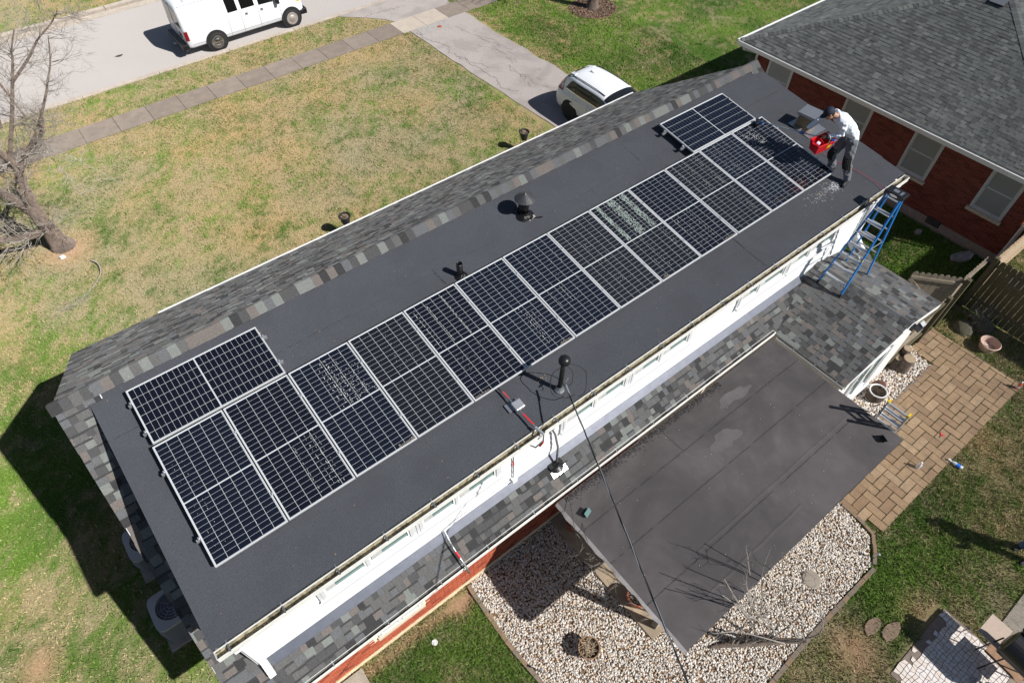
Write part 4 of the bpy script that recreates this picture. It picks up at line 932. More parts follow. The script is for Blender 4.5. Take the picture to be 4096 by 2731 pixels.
marks(panels[3], 14, (.3, .9, -.9, -.2), False, .008); dashes(panels[4], [.12, .38, .70], -.12, -.98); marks(panels[5], 90, (.1, .9, -1.9, -1.05), size=.005); marks(panels[4], 40, (.1, .9, -1.9, -1.2), False, .006)
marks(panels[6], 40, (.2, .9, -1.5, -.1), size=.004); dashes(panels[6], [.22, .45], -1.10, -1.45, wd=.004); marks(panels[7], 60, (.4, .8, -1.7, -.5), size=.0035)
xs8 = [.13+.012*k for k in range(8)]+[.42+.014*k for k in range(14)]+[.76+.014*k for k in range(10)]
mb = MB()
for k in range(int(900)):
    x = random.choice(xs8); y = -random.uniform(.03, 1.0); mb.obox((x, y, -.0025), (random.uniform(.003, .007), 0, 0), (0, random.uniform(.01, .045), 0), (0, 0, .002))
stuff(obj('foam_glint_marks', mesh_of('foam_glint_marks', mb, mat('foam_glint_marks', (.62, .72, .66), .3)), None, panels[8]))  # bright reflections along the foam, painted as pale stripes
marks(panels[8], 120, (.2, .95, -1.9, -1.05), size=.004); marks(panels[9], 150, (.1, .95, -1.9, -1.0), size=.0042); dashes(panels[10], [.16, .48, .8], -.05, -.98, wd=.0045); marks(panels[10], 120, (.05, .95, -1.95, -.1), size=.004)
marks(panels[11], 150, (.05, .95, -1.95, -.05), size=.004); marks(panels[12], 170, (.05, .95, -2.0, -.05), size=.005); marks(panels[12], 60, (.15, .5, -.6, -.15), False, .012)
for i, (x0, x1) in {2: (.75, 1.0), 4: (.05, .3), 5: (.75, .98), 8: (.05, .2), 9: (.7, .98)}.items():
    mb = MB()
    for _ in range(60):
        x = random.uniform(x0, x1); mb.obox((x, -2.05+abs(random.gauss(0, .02)), -.0028), (random.uniform(.01, .04), 0, 0), (0, random.uniform(.006, .018), 0), (0, 0, .0016))
    stuff(obj('dust_line', mesh_of('dust_line', mb, m_dust), None, panels[i]))
# rails and clamps
t = thing('panel_rack', 'aluminium rails, feet and clamps holding the solar panels above the dark roof', 'rack', Vector((6.9, 0, 0))-RN*.06)
for k, v in enumerate((-.45, -1.6)):
    P0 = Vector((-.03, 0, 0))+RV*v-RN*.062; obj('rail', MB().obox(P0+Vector((6.9, 0, 0)), (13.86, 0, 0), RV*.04, RN*.05), m_alu, t)
    for i in range(14):
        c = Vector((i*1.058-.010, 0, 0))+RV*v; obj('clamp', MB().obox(c+RN*.004, (.030, 0, 0), RV*.045, RN*.010).tube([c, c+RN*.016], .009, 8), m_alu, t)
    for i in range(10):
        c = Vector((.2+i*1.45, 0, 0))+RV*(v+.0)-RN*.122; obj('foot', MB().obox(c, (.05, 0, 0), RV*.09, RN*.07), m_alu, t)
for (xa, xb, nm) in ((-.03, 2.17, 'left'), (11.38, 13.60, 'right')):
    for k, v in enumerate((.28, .84)):
        c0 = Vector(((xa+xb)/2, 0, 0))+RV*v-RN*.062; obj('rail', MB().obox(c0, (xb-xa, 0, 0), RV*.04, RN*.05), m_alu, t)
        for x in (xa+.045, xb-.055): obj('clamp', MB().obox(Vector((x, 0, 0))+RV*v-RN*.004, (.03, 0, 0), RV*.045, RN*.03).tube([Vector((x, 0, 0))+RV*v, Vector((x, 0, 0))+RV*v+RN*.014], .009, 8), m_alu, t)
        for x in (xa+.3, (xa+xb)/2, xb-.3): obj('foot', MB().obox(Vector((x, 0, 0))+RV*v-RN*.122, (.05, 0, 0), RV*.09, RN*.07), m_alu, t)
mb = MB()   # splashed soapy water under the last panel
for _ in range(150):
    x = 13.15+random.gauss(0, .28); y = -2.25+random.gauss(0, .10)-.25*(13.2-x)*.2; s = random.uniform(.003, .016); c = rp(x, y, -.158); a = random.uniform(-.9, -.3)
    d1 = Vector((math.cos(a), math.sin(a), 0)); mb.obox(c, d1*s*random.uniform(1, 2.5), Vector((-d1.y, d1.x, 0))*s*.35, (0, 0, .002))
for _ in range(120):
    x = 13.55+random.gauss(0, .10); y = -2.28+random.gauss(0, .07); s = random.uniform(.004, .018); c = rp(x, y, -.157); a = random.uniform(-1.2, .2); d1 = Vector((math.cos(a), math.sin(a), 0)); mb.obox(c, d1*s*2, Vector((-d1.y, d1.x, 0))*s*.5, (0, 0, .003))
o = obj('soapy_water', mb, mat('soap_foam', (.62, .66, .68), .15, .2, 30)); stuff(tag(o, 'splashed soapy water on the roof at the last panel corner', 'water'))

# ------------------------------------------------------------------ neighbour's brick house
nb = thing('neighbour_house', 'red brick house with a large grey hipped roof next door', 'house', (26, .25, G))
NX = 21.5; NS, NN = -4.66, 5.17
NW = [(3.62, 4.60, -4.36, -2.95), (.58, 1.56, -4.36, -2.95), (-1.78, -.83, -4.36, -2.95), (-4.18, -3.24, -4.36, -2.95)]
obj('brick_backing', MB().box((NX+.012, NS+.01, G+.32), (NX+.2, NN-.01, -2.66)).box((NX+.2, NN-.2, G+.32), (33, NN-.012, -2.66)).box((NX+.2, NS+.012, G+.32), (33, NS+.2, -2.66)), m_nmortar, nb)
obj('foundation', MB().box((NX-.02, NS-.02, G-.1), (NX+.2, NN+.02, G+.32)).box((NX+.2, NS-.02, G-.1), (33, NS+.2, G+.32)).box((NX+.2, NN-.2, G-.1), (33, NN+.02, G+.32)), m_nfound, nb)
obj('soffit', MB().box((21.02, -5.12, -2.70), (33.4, 5.62, -2.66)), m_trim, nb)
items = []; z = G+.33; r = 0
while z < -2.72:
    y = NS-(.105 if r % 2 else 0)
    while y < NN:
        segs = [(max(y, NS), min(y+.2, NN))]
        for w0, w1, z0, z1 in NW:
            if z+.06 > z0-.1 and z < z1+.1: segs = [q for s0, s1 in segs for q in ((s0, min(s1, w0)), (max(s0, w1), s1)) if q[1]-q[0] > .02]
        for a, b_ in segs:
            items.append(((NX+.006+random.uniform(-.002, .002), (a+b_)/2, z+.03), (.03, 0, 0), (0, b_-a, 0), (0, 0, .056), random.choices([0, 1, 2], [6, 3, 2])[0]))
        y += .21
    z += .069; r += 1
r = 0; z = G+.33
while z < -2.72:
    for yy, sgn in ((NN, 1), (NS, -1)):
        x = NX-(.105 if r % 2 else 0)
        while x < 24.5: items.append(((max(x, NX)+.1, yy-sgn*.006, z+.03), (.2, 0, 0), (0, .03, 0), (0, 0, .056), random.choices([0, 1, 2], [6, 3, 2])[0])); x += .21
    z += .069; r += 1
pieces('brick', 'far_bricks', items, m_nbrick, nb)
for k, (a, b_, z0, z1) in enumerate(NW):
    f = obj('window', MB().box((NX-.03, a, z0), (NX+.04, a+.07, z1)).box((NX-.03, b_-.07, z0), (NX+.04, b_, z1)).box((NX-.03, a+.07, z0), (NX+.04, b_-.07, z0+.05)).box((NX-.03, a+.07, z1-.05), (NX+.04, b_-.07, z1)), m_trim, nb)
    zm = (z0+z1)/2+.04
    obj('sash', MB().box((NX-.012, a+.07, zm-.02), (NX+.03, b_-.07, zm+.02)).box((NX-.012, a+.07, z0+.05), (NX+.03, a+.10, z1-.05)).box((NX-.012, b_-.10, z0+.05), (NX+.03, b_-.07, z1-.05)).box((NX-.012, a+.1, z0+.05), (NX+.03, b_-.1, z0+.09)), m_trim, f)
    obj('pane', MB().box((NX+.002, a+.10, zm+.02), (NX+.008, b_-.10, z1-.05)), m_glass2, f); obj('pane', MB().box((NX-.004, a+.10, z0+.09), (NX+.001, b_-.10, zm-.02)), m_glass2, f)
    obj('sill', MB().box((NX-.10, a-.05, z0-.10), (NX+.04, b_+.05, z0-.002)), m_cream, f)
obj('crawl_vent', MB().box((NX-.03, -2.88, -5.53), (NX-.022, -2.44, -5.29)), m_blackm, nb)
mb = MB()
for k in range(6): mb.box((NX-.04, -2.85, -5.50+.035*k), (NX-.03, -2.47, -5.485+.035*k))
obj('vent_louvre', mb, m_steel, nb)
HS = .39; EXn, EZn = 21.0, -2.62; YM = .25; HW = 5.36
a_ = math.atan(HS)
Nw = Vector((-math.sin(a_), 0, math.cos(a_))); Vw = Vector((math.cos(a_), 0, math.sin(a_)))
Nn = Vector((0, math.sin(a_), math.cos(a_))); Vn = Vector((0, -math.cos(a_), math.sin(a_)))
Ns = Vector((0, -math.sin(a_), math.cos(a_))); Vs_ = Vector((0, math.cos(a_), math.sin(a_)))
pk = (EXn+HW, YM, EZn+HS*HW); e1 = (EXn, YM-HW, EZn); e2 = (EXn, YM+HW, EZn)
obj('roof_deck', MB().face([e1, pk, e2][::-1]).face([e2, (42, YM+HW, EZn), (42, YM, pk[2]), pk][::1]).face([e1, (42, YM-HW, EZn), (42, YM, pk[2]), pk][::-1]).face([e1, e2, (42, YM+HW, EZn), (42, YM-HW, EZn)]), m_trim, nb)
cosl = HW/math.cos(a_)
nbb = []
it = shingles((EXn-.02, YM-HW, EZn), (0, 1, 0), Vw, Nw, 2*HW, cosl, lambda u, v, a, b: ((max(a, v*math.cos(a_)+.01), min(b, 2*HW-v*math.cos(a_)-.01)) if min(b, 2*HW-v*math.cos(a_)) > max(a, v*math.cos(a_)) else None), W_NS, expo=.135, wmin=.10, wmax=.22, thick=.012, bands=nbb)
it += shingles((EXn, YM+HW+.02, EZn), (1, 0, 0), Vn, Nn, 9.0, cosl, lambda u, v, a, b: ((max(a, v*math.cos(a_)+.01), b) if b > v*math.cos(a_)+.02 else None), W_NS, expo=.143, wmin=.14, wmax=.34)
it += shingles((EXn, YM-HW-.02, EZn), (1, 0, 0), Vs_, Ns, 9.0, cosl, lambda u, v, a, b: ((max(a, v*math.cos(a_)+.01), b) if b > v*math.cos(a_)+.02 else None), W_NS, expo=.143, wmin=.14, wmax=.34)
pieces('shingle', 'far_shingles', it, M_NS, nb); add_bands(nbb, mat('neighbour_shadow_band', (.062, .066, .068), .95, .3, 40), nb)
for (E_, sgn) in ((e2, -1), (e1, 1)):
    d = (Vector(pk)-Vector(E_)); n = int(d.length/.145); d.normalize(); s = Vector((d.y*sgn, -d.x*sgn, 0)).normalized(); s = Vector((-d.y, d.x, 0)).normalized()
    for k in range(n):
        c = Vector(E_)+d*(.145*(k+.5)); m = random.choices(M_NS, [2, 4, 4, 1])[0]
        mb = MB(); h = Vector((0, 0, .038)); dd = d*.085
        mb.face([c-dd-s*.14+h*.25, c+dd-s*.14+h*.05, c+dd+h*1.0, c-dd+h*1.25]).face([c-dd+h*1.25, c+dd+h*1.0, c+dd+s*.14+h*.05, c-dd+s*.14+h*.25]).face([c-dd-s*.14+h*.0, c-dd-s*.14+h*.25, c-dd+h*1.25, c-dd+s*.14+h*.25, c-dd+s*.14])
        obj('hip_cap', mb, m, nb)
def closed_gutter(pts, out, parent):
    (xa, ya), (xb, yb) = pts; mb = MB()
    if out[0]: 
        mb.box((xa-.12, ya, EZn-.13), (xa-.114, yb, EZn+.0)).box((xa-.13, ya, EZn-.012), (xa-.105, yb, EZn+.008)).box((xa-.114, ya, EZn-.13), (xa+.02, yb, EZn-.124)).box((xa, ya, EZn-.13), (xa+.02, yb, EZn-.02))
    return obj('gutter', mb, m_white, parent)
ng = closed_gutter(((21.0, -5.12), (21.0, 5.62)), (1, 0), nb)
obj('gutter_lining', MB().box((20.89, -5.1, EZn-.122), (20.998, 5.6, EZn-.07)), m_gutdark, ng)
obj('gutter', MB().box((20.95, 5.62, EZn-.13), (34, 5.74, EZn+.004)), m_white, nb)
dspipe(nb, [(20.95, 5.45, -2.72), (20.98, 5.42, -2.85), (21.42, 5.1, -3.0), (21.43, 5.08, G+.1)], .09, .07)
dspipe(nb, [(20.95, -4.95, -2.72), (21.42, -4.76, -2.95), (21.44, -4.74, G+.1)], .09, .07)
VXn, VYn = 25.75, .12; VZn = EZn+HS*(VXn-21)+.04
rv = obj('roof_vent', MB().obox((VXn, VYn, VZn), Vw*.36, (0, .42, 0), Nw*.09), m_black, nb); obj('vent_hood', MB().obox(Vector((VXn, VYn, VZn))+Nw*.06, Vw*.42, (0, .44, 0), Nw*.02), m_steel, rv)

# ------------------------------------------------------------------ fence and gate
def board(parent, c0, u, wd, z0, z1, th, nrm, m, ears=True, name='board'):
    c0 = Vector(c0); u = Vector(u).normalized(); nrm = Vector(nrm).normalized(); mb = MB(); prof = [(-wd/2, z0), (wd/2, z0), (wd/2, z1-.05), (wd/2-.03, z1-.012), (wd/2-.055, z1), (-wd/2+.055, z1), (-wd/2+.03, z1-.012), (-wd/2, z1-.05)]
    P = [c0+u*a+Vector((0, 0, b)) for a, b in prof]; Q = [p+nrm*th for p in P]; n = len(P)
    mb.face(P[::-1]); mb.face(Q)
    for i in range(n): mb.face([P[i], P[(i+1) % n], Q[(i+1) % n], Q[i]])
    return obj(name, mb, m, parent)
gt = thing('fence_gate', 'open weathered wooden gate with a diagonal brace behind the wing', 'gate', (17.78, -4.86, G))
ga, gb = Vector((17.76, -4.80, 0)), Vector((16.98, -3.86, 0)); du = (gb-ga); L = du.length; du.normalize(); nr = Vector((-du.y, du.x, 0))
if nr.y > 0: nr = -nr
n = 8
for k in range(n):
    board(gt, ga+du*(L*(k+.5)/n)+Vector((0, 0, 0)), du, L/n-.008, G+.06+random.uniform(-.01, .01), G+1.80+random.uniform(-.015, .015), .018, -nr, m_wood)
for z in (G+.35, G+1.60): obj('rail', MB().bar(ga+nr*.02+Vector((0, 0, z)), gb+nr*.02+Vector((0, 0, z)), .04, .09), m_wood, gt)
obj('brace', MB().bar(ga+nr*.024+Vector((0, 0, G+.40)), gb+nr*.024+Vector((0, 0, G+1.55)), .042, .09), m_wood, gt)
f1_ = thing('wooden_fence', 'short weathered fence run between the gate post and the corner post', 'fence', (18.4, -4.9, G))
k = 0; x = 17.92
while x < 19.0:
    board(f1_, (x, -4.80, 0), (1, 0, 0), .125, G+.05, G+1.80+random.uniform(-.02, .02), .018, (0, 1, 0), m_wood); x += .134
for z in (G+.4, G+1.65): obj('rail', MB().box((17.8, -4.86, z-.045), (19.05, -4.805, z+.045)), m_wood, f1_)
obj('post', MB().box((17.74, -4.98, G-.05), (17.86, -4.86, G+1.82)), m_wood2, f1_); obj('post', MB().box((16.78, -5.0, G-.05), (16.89, -4.89, G+1.80)), m_wood2, f1_)
f2_ = thing('wooden_fence', 'short fence run joining the white wing to its gate post', 'fence', (16, -4.95, G)); x = 15.20
while x < 16.75: board(f2_, (x+.06, -4.90, 0), (1, 0, 0), .125, G+.05, G+1.75+random.uniform(-.02, .02), .018, (0, 1, 0), m_wood); x += .134
for z in (G+.4, G+1.6): obj('rail', MB().box((15.15, -4.955, z-.045), (16.78, -4.905, z+.045)), m_wood2, f2_)
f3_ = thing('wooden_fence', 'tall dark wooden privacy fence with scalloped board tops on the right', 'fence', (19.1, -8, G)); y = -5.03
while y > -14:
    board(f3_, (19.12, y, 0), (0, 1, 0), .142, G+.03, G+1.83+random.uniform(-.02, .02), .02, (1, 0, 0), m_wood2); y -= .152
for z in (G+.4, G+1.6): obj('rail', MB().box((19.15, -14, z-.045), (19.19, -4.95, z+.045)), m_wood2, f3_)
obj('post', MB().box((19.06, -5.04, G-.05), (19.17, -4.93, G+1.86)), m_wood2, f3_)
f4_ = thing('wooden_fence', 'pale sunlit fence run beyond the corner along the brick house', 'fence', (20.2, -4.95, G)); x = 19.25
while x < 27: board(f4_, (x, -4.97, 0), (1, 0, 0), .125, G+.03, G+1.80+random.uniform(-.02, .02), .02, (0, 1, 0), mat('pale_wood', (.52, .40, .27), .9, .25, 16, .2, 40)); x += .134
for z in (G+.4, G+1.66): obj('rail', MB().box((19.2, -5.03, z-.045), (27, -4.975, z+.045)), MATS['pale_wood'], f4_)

# ------------------------------------------------------------------ blue step ladder on the wing roof
ld = thing('step_ladder', 'tall blue step ladder standing on the small shingle roof', 'ladder', (13.9, -3.28, -2.7))
ztop = -.20
FA = [Vector((13.26, -2.97, EZ+(13.26-11.6)*(RZw-EZ)/2.1+.012)), Vector((13.25, -3.57, EZ+(13.25-11.6)*(RZw-EZ)/2.1+.012))]
FB = [Vector((14.56, -2.92, RZw-(14.56-13.7)*.283+.012)), Vector((14.56, -3.50, RZw-(14.56-13.7)*.283+.012))]
TA = [Vector((13.88, -3.17, ztop)), Vector((13.88, -3.47, ztop))]; TB = [Vector((14.00, -3.18, ztop)), Vector((14.00, -3.46, ztop))]
for i in range(2):
    obj('rail', MB().bar(FA[i], TA[i], .032, .075, (1, 0, 0)), m_blue, ld); obj('rail', MB().bar(FB[i], TB[i], .028, .055, (1, 0, 0)), m_blue, ld)
    obj('foot', MB().bar(FA[i]-Vector((0, 0, .01)), FA[i]+(TA[i]-FA[i]).normalized()*.09, .045, .09, (1, 0, 0)), m_rubber, ld)
for k in range(1, 8):
    t_k = k*.305/2.55; a, b_ = FA[0].lerp(TA[0], t_k), FA[1].lerp(TA[1], t_k)
    obj('step', MB().bar(a+Vector((-.0, 0, 0)), b_, .095, .028, (0, 0, 1)), m_alu, ld)
    if k < 3:
        obj('step_brace', MB().bar(a+Vector((-.01, -.12, 0)), a+Vector((.0, .0, -.16)), .014).bar(b_+Vector((-.01, .12, 0)), b_+Vector((0, 0, -.16)), .014), m_alu, ld)
for k in range(1, 7):
    t_k = k*.38/2.5; obj('rear_bar', MB().bar(FB[0].lerp(TB[0], t_k), FB[1].lerp(TB[1], t_k), .03, .02), m_alu, ld)
for i in range(2): obj('spreader', MB().bar(FA[i].lerp(TA[i], .5), FB[i].lerp(TB[i], .46), .015, .02), m_alu, ld)
top = obj('top_cap', MB().box((13.80, -3.53, ztop-.02), (14.06, -3.12, ztop+.06)), m_black, ld, bevel=.015)
obj('brand_plate', MB().face([(13.796, -3.33+.085*math.cos(a), ztop+.018+.028*math.sin(a)) for a in [k*.314 for k in range(20)]][::-1]), m_alu, top)
obj('tray_slots', MB().box((13.86, -3.45, ztop+.061), (14.0, -3.40, ztop+.063)).box((13.88, -3.36, ztop+.061), (13.98, -3.25, ztop+.064)), m_steel, top)
obj('label', MB().obox(FA[1].lerp(TA[1], .40)+Vector((-.02, -.018, 0)), (TA[1]-FA[1])*.03, (0, .003, 0), (.04, 0, -.01)), m_yel, ld)
o = obj('rope', MB().tube(curve([(14.05, -.9, rp(14, -.9).z+.3), (14.2, -1.6, rp(14, -1.6).z+.02), (14.42, -2.4, rp(14, -2.4).z+.02), (14.38, -3.0, -.52), (14.05, -3.2, -.25)], 12), .0045, 6), mat('red_rope', (.50, .02, .05), .7)); tag(o, 'thin red rope running across the dark roof to the ladder', 'rope')
# lean-to multi-position ladder at the patio roof
l2 = thing('leaning_ladder', 'short aluminium ladder with yellow tips leaning on the patio roof edge', 'ladder', (12.15, -6.1, G))
for (dx, nm) in ((0, 0), (.10, 1)):
    for y in (-5.88, -6.30):
        a = Vector((12.15+dx, y, G)); b_ = Vector((11.26+dx*1.3, y, -2.32-(.12 if nm else 0))); obj('rail', MB().bar(a, b_, .028, .065, (1, 0, 0)), m_alu, l2); d = (b_-a).normalized(); obj('end_cap', MB().bar(b_-d*.01, b_+d*.06, .034, .072, (1, 0, 0)), m_yel, l2)
    for k in range(2, 12):
        t_k = k*.305/3.5
        if t_k < .99: obj('rung', MB().bar(Vector((12.15+dx, -5.88, G)).lerp(Vector((11.26+dx*1.3, -5.88, -2.38)), t_k), Vector((12.15+dx, -6.30, G)).lerp(Vector((11.26+dx*1.3, -6.30, -2.38)), t_k), .045, .03), m_alu, l2)
# ------------------------------------------------------------------ people
m_skin = mat('skin', (.42, .23, .15), .6, .08, 20)
m_shirt = mat('white_shirt', (.72, .76, .84), .8, .05, 12, .3, 18)
m_trous = mat('grey_work_trousers', (.175, .185, .205), .9, .2, 14, .35, 30)
m_knee = mat('black_knee_patch', (.012, .012, .014), .85)
m_navy = mat('navy_cap', (.012, .016, .035), .8, .1, 20)
m_boot = mat('black_boots', (.02, .022, .024), .7, .2, 20)
m_hair = mat('dark_hair', (.02, .014, .01), .8)
m_jeans = mat('blue_jeans', (.07, .13, .24), .9, .2, 16, .3, 40)
def loft_torso(mb, secs, n=16):
    k0 = len(mb.v)
    for (c, side, fwd, rx, ry) in secs:
        c, side, fwd = Vector(c), Vector(side).normalized(), Vector(fwd).normalized()
        for j in range(n): a = 2*math.pi*j/n; mb.v.append(tuple(c+side*math.cos(a)*rx+fwd*math.sin(a)*ry))
    for i in range(len(secs)-1):
        for j in range(n):
            a, b_ = k0+i*n+j, k0+i*n+(j+1) % n; mb.f.append((a, b_, b_+n, a+n)); mb.m.append(0)
    mb.f.append(tuple(range(k0+n-1, k0-1, -1))); mb.m.append(0); e = k0+(len(secs)-1)*n; mb.f.append(tuple(range(e, e+n))); mb.m.append(0)
def remesh(o, vox=.011, disp=0, sz=.12):
    m = o.modifiers.new('remesh', 'REMESH'); m.mode = 'VOXEL'; m.voxel_size = vox; m.use_smooth_shade = True
    s = o.modifiers.new('smooth', 'SMOOTH'); s.factor = .6; s.iterations = 4
    if disp:
        t = bpy.data.textures.new('folds', 'CLOUDS'); t.noise_scale = sz; t.noise_depth = 1
        d = o.modifiers.new('folds', 'DISPLACE'); d.texture = t; d.strength = disp; d.mid_level = .5; d.texture_coords = 'GLOBAL'
def blob(mb, c, r, n=10, sx=1, sy=1, sz=1):
    mb.lathe(c, [(r*math.sin(math.pi*max(.02, min(.98, i/n))), -r*math.cos(math.pi*i/n)*sz) for i in range(n+1)], 12, sx=sx, sy=sy)
    # close the tiny ends
    k = len(mb.v)-12*(n+1); mb.f.append(tuple(range(k+11, k-1, -1))); mb.m.append(0); e = len(mb.v)-12; mb.f.append(tuple(range(e, e+12))); mb.m.append(0)
def hand(parent, wrist, palm, fdir, curl, thumb):
    w_, p_, fd, cu, th = map(Vector, (wrist, palm, fdir, curl, thumb)); fd.normalize(); cu.normalize(); side = fd.cross(cu).normalized(); mb = MB()
    mb.tube([w_, w_.lerp(p_, .5), p_], [.026, .036, .034], 10)
    for k, l in zip((-1.5, -.5, .5, 1.5), (.058, .068, .064, .050)):
        b0 = p_+side*k*.019; b1 = b0+fd*l*.5; b2 = b1+(fd*.3+cu).normalized()*l*.45; b3 = b2+(cu-fd*.6).normalized()*l*.35
        mb.tube([b0-fd*.012, b0, b1, b2, b3], [.010, .0105, .010, .009, .007], 7)
    s = 1 if th.dot(side) > 0 else -1
    t0 = w_.lerp(p_, .45)+side*s*.028; mb.tube([t0, t0+(th.normalized()+fd*.4)*.026, t0+(th.normalized()*.5+fd*.8+cu*.6)*.05], [.013, .011, .008], 7)
    o = obj('hand', mb, m_skin, parent, recalc=True); remesh(o, .006); return o
def head(parent, c, look, upv, cap=True):
    c = Vector(c); f = Vector(look).normalized(); u = Vector(upv); u = (u-f*u.dot(f)).normalized(); s = u.cross(f).normalized(); mb = MB()
    def q(a, b_, d): return c+f*a+s*b_+u*d
    secs = [(-.115, .048, .055, -.01), (-.085, .058, .080, .0), (-.045, .066, .092, .0), (0, .075, .098, -.004), (.045, .078, .100, -.010), (.085, .066, .086, -.016), (.112, .036, .05, -.018), (.12, .012, .016, -.018)]
    loft_torso(mb, [(c+u*z+f*o_, s, f, rx, ry) for z, rx, ry, o_ in secs])
    mb.tube([q(.088, 0, .022), q(.118, 0, -.018), q(.098, 0, -.026)], [.010, .014, .011], 8)
    for k in (-1, 1):
        mb.tube([q(-.005, k*.075, .02), q(-.012, k*.086, .0), q(-.003, k*.076, -.028)], [.012, .016, .010], 7)
    mb.tube([q(.094, -.022, -.052), q(.100, 0, -.054), q(.094, .022, -.052)], [.006, .009, .006], 6)
    mb.tube([q(.075, 0, -.098), q(.03, 0, -.105)], [.022, .03], 8)
    h = obj('head', mb, m_skin, parent, recalc=True); remesh(h, .007)
    em = MB()
    for k in (-1, 1): blob(em, q(.088, k*.030, .010), .011, 6)
    obj('eyes', em, m_black, h)
    hm = MB(); loft_torso(hm, [(c+u*z+f*o_, s, f, rx, ry) for z, rx, ry, o_ in [(-.06, .055, .055, -.045), (-.02, .075, .075, -.035), (.03, .083, .092, -.02), (.07, .080, .094, -.018), (.105, .06, .07, -.018), (.125, .02, .025, -.018)]])
    o = obj('hair', hm, m_hair, h, recalc=True, smooth=True)
    if cap:
        cm = MB(); loft_torso(cm, [(c+u*z+f*o_, s, f, rx, ry) for z, rx, ry, o_ in [(.022, .090, .112, -.008), (.06, .091, .112, -.010), (.10, .078, .096, -.012), (.128, .050, .062, -.014), (.138, .015, .02, -.014)]], 20)
        k0 = len(cm.v); N = 9
        top = [q(.095+.0*i, 0, 0) for i in range(0)]
        A = [(math.radians(-62+124*i/(N-1))) for i in range(N)]
        inner = [q(-.008+.112*math.cos(a), .090*math.sin(a), .030) for a in A]; outer = [q(.02+.165*math.cos(a*.92)-.008, .088*math.sin(a), .018-.012*abs(math.sin(a))) for a in A]
        for i in range(N-1):
            cm.face([inner[i], inner[i+1], outer[i+1], outer[i]]); cm.face([v-u*.006 for v in (inner[i], outer[i], outer[i+1], inner[i+1])]); cm.face([outer[i], outer[i+1], outer[i+1]-u*.006, outer[i]-u*.006])
        obj('cap', cm, m_navy, h, smooth=True)
    return h
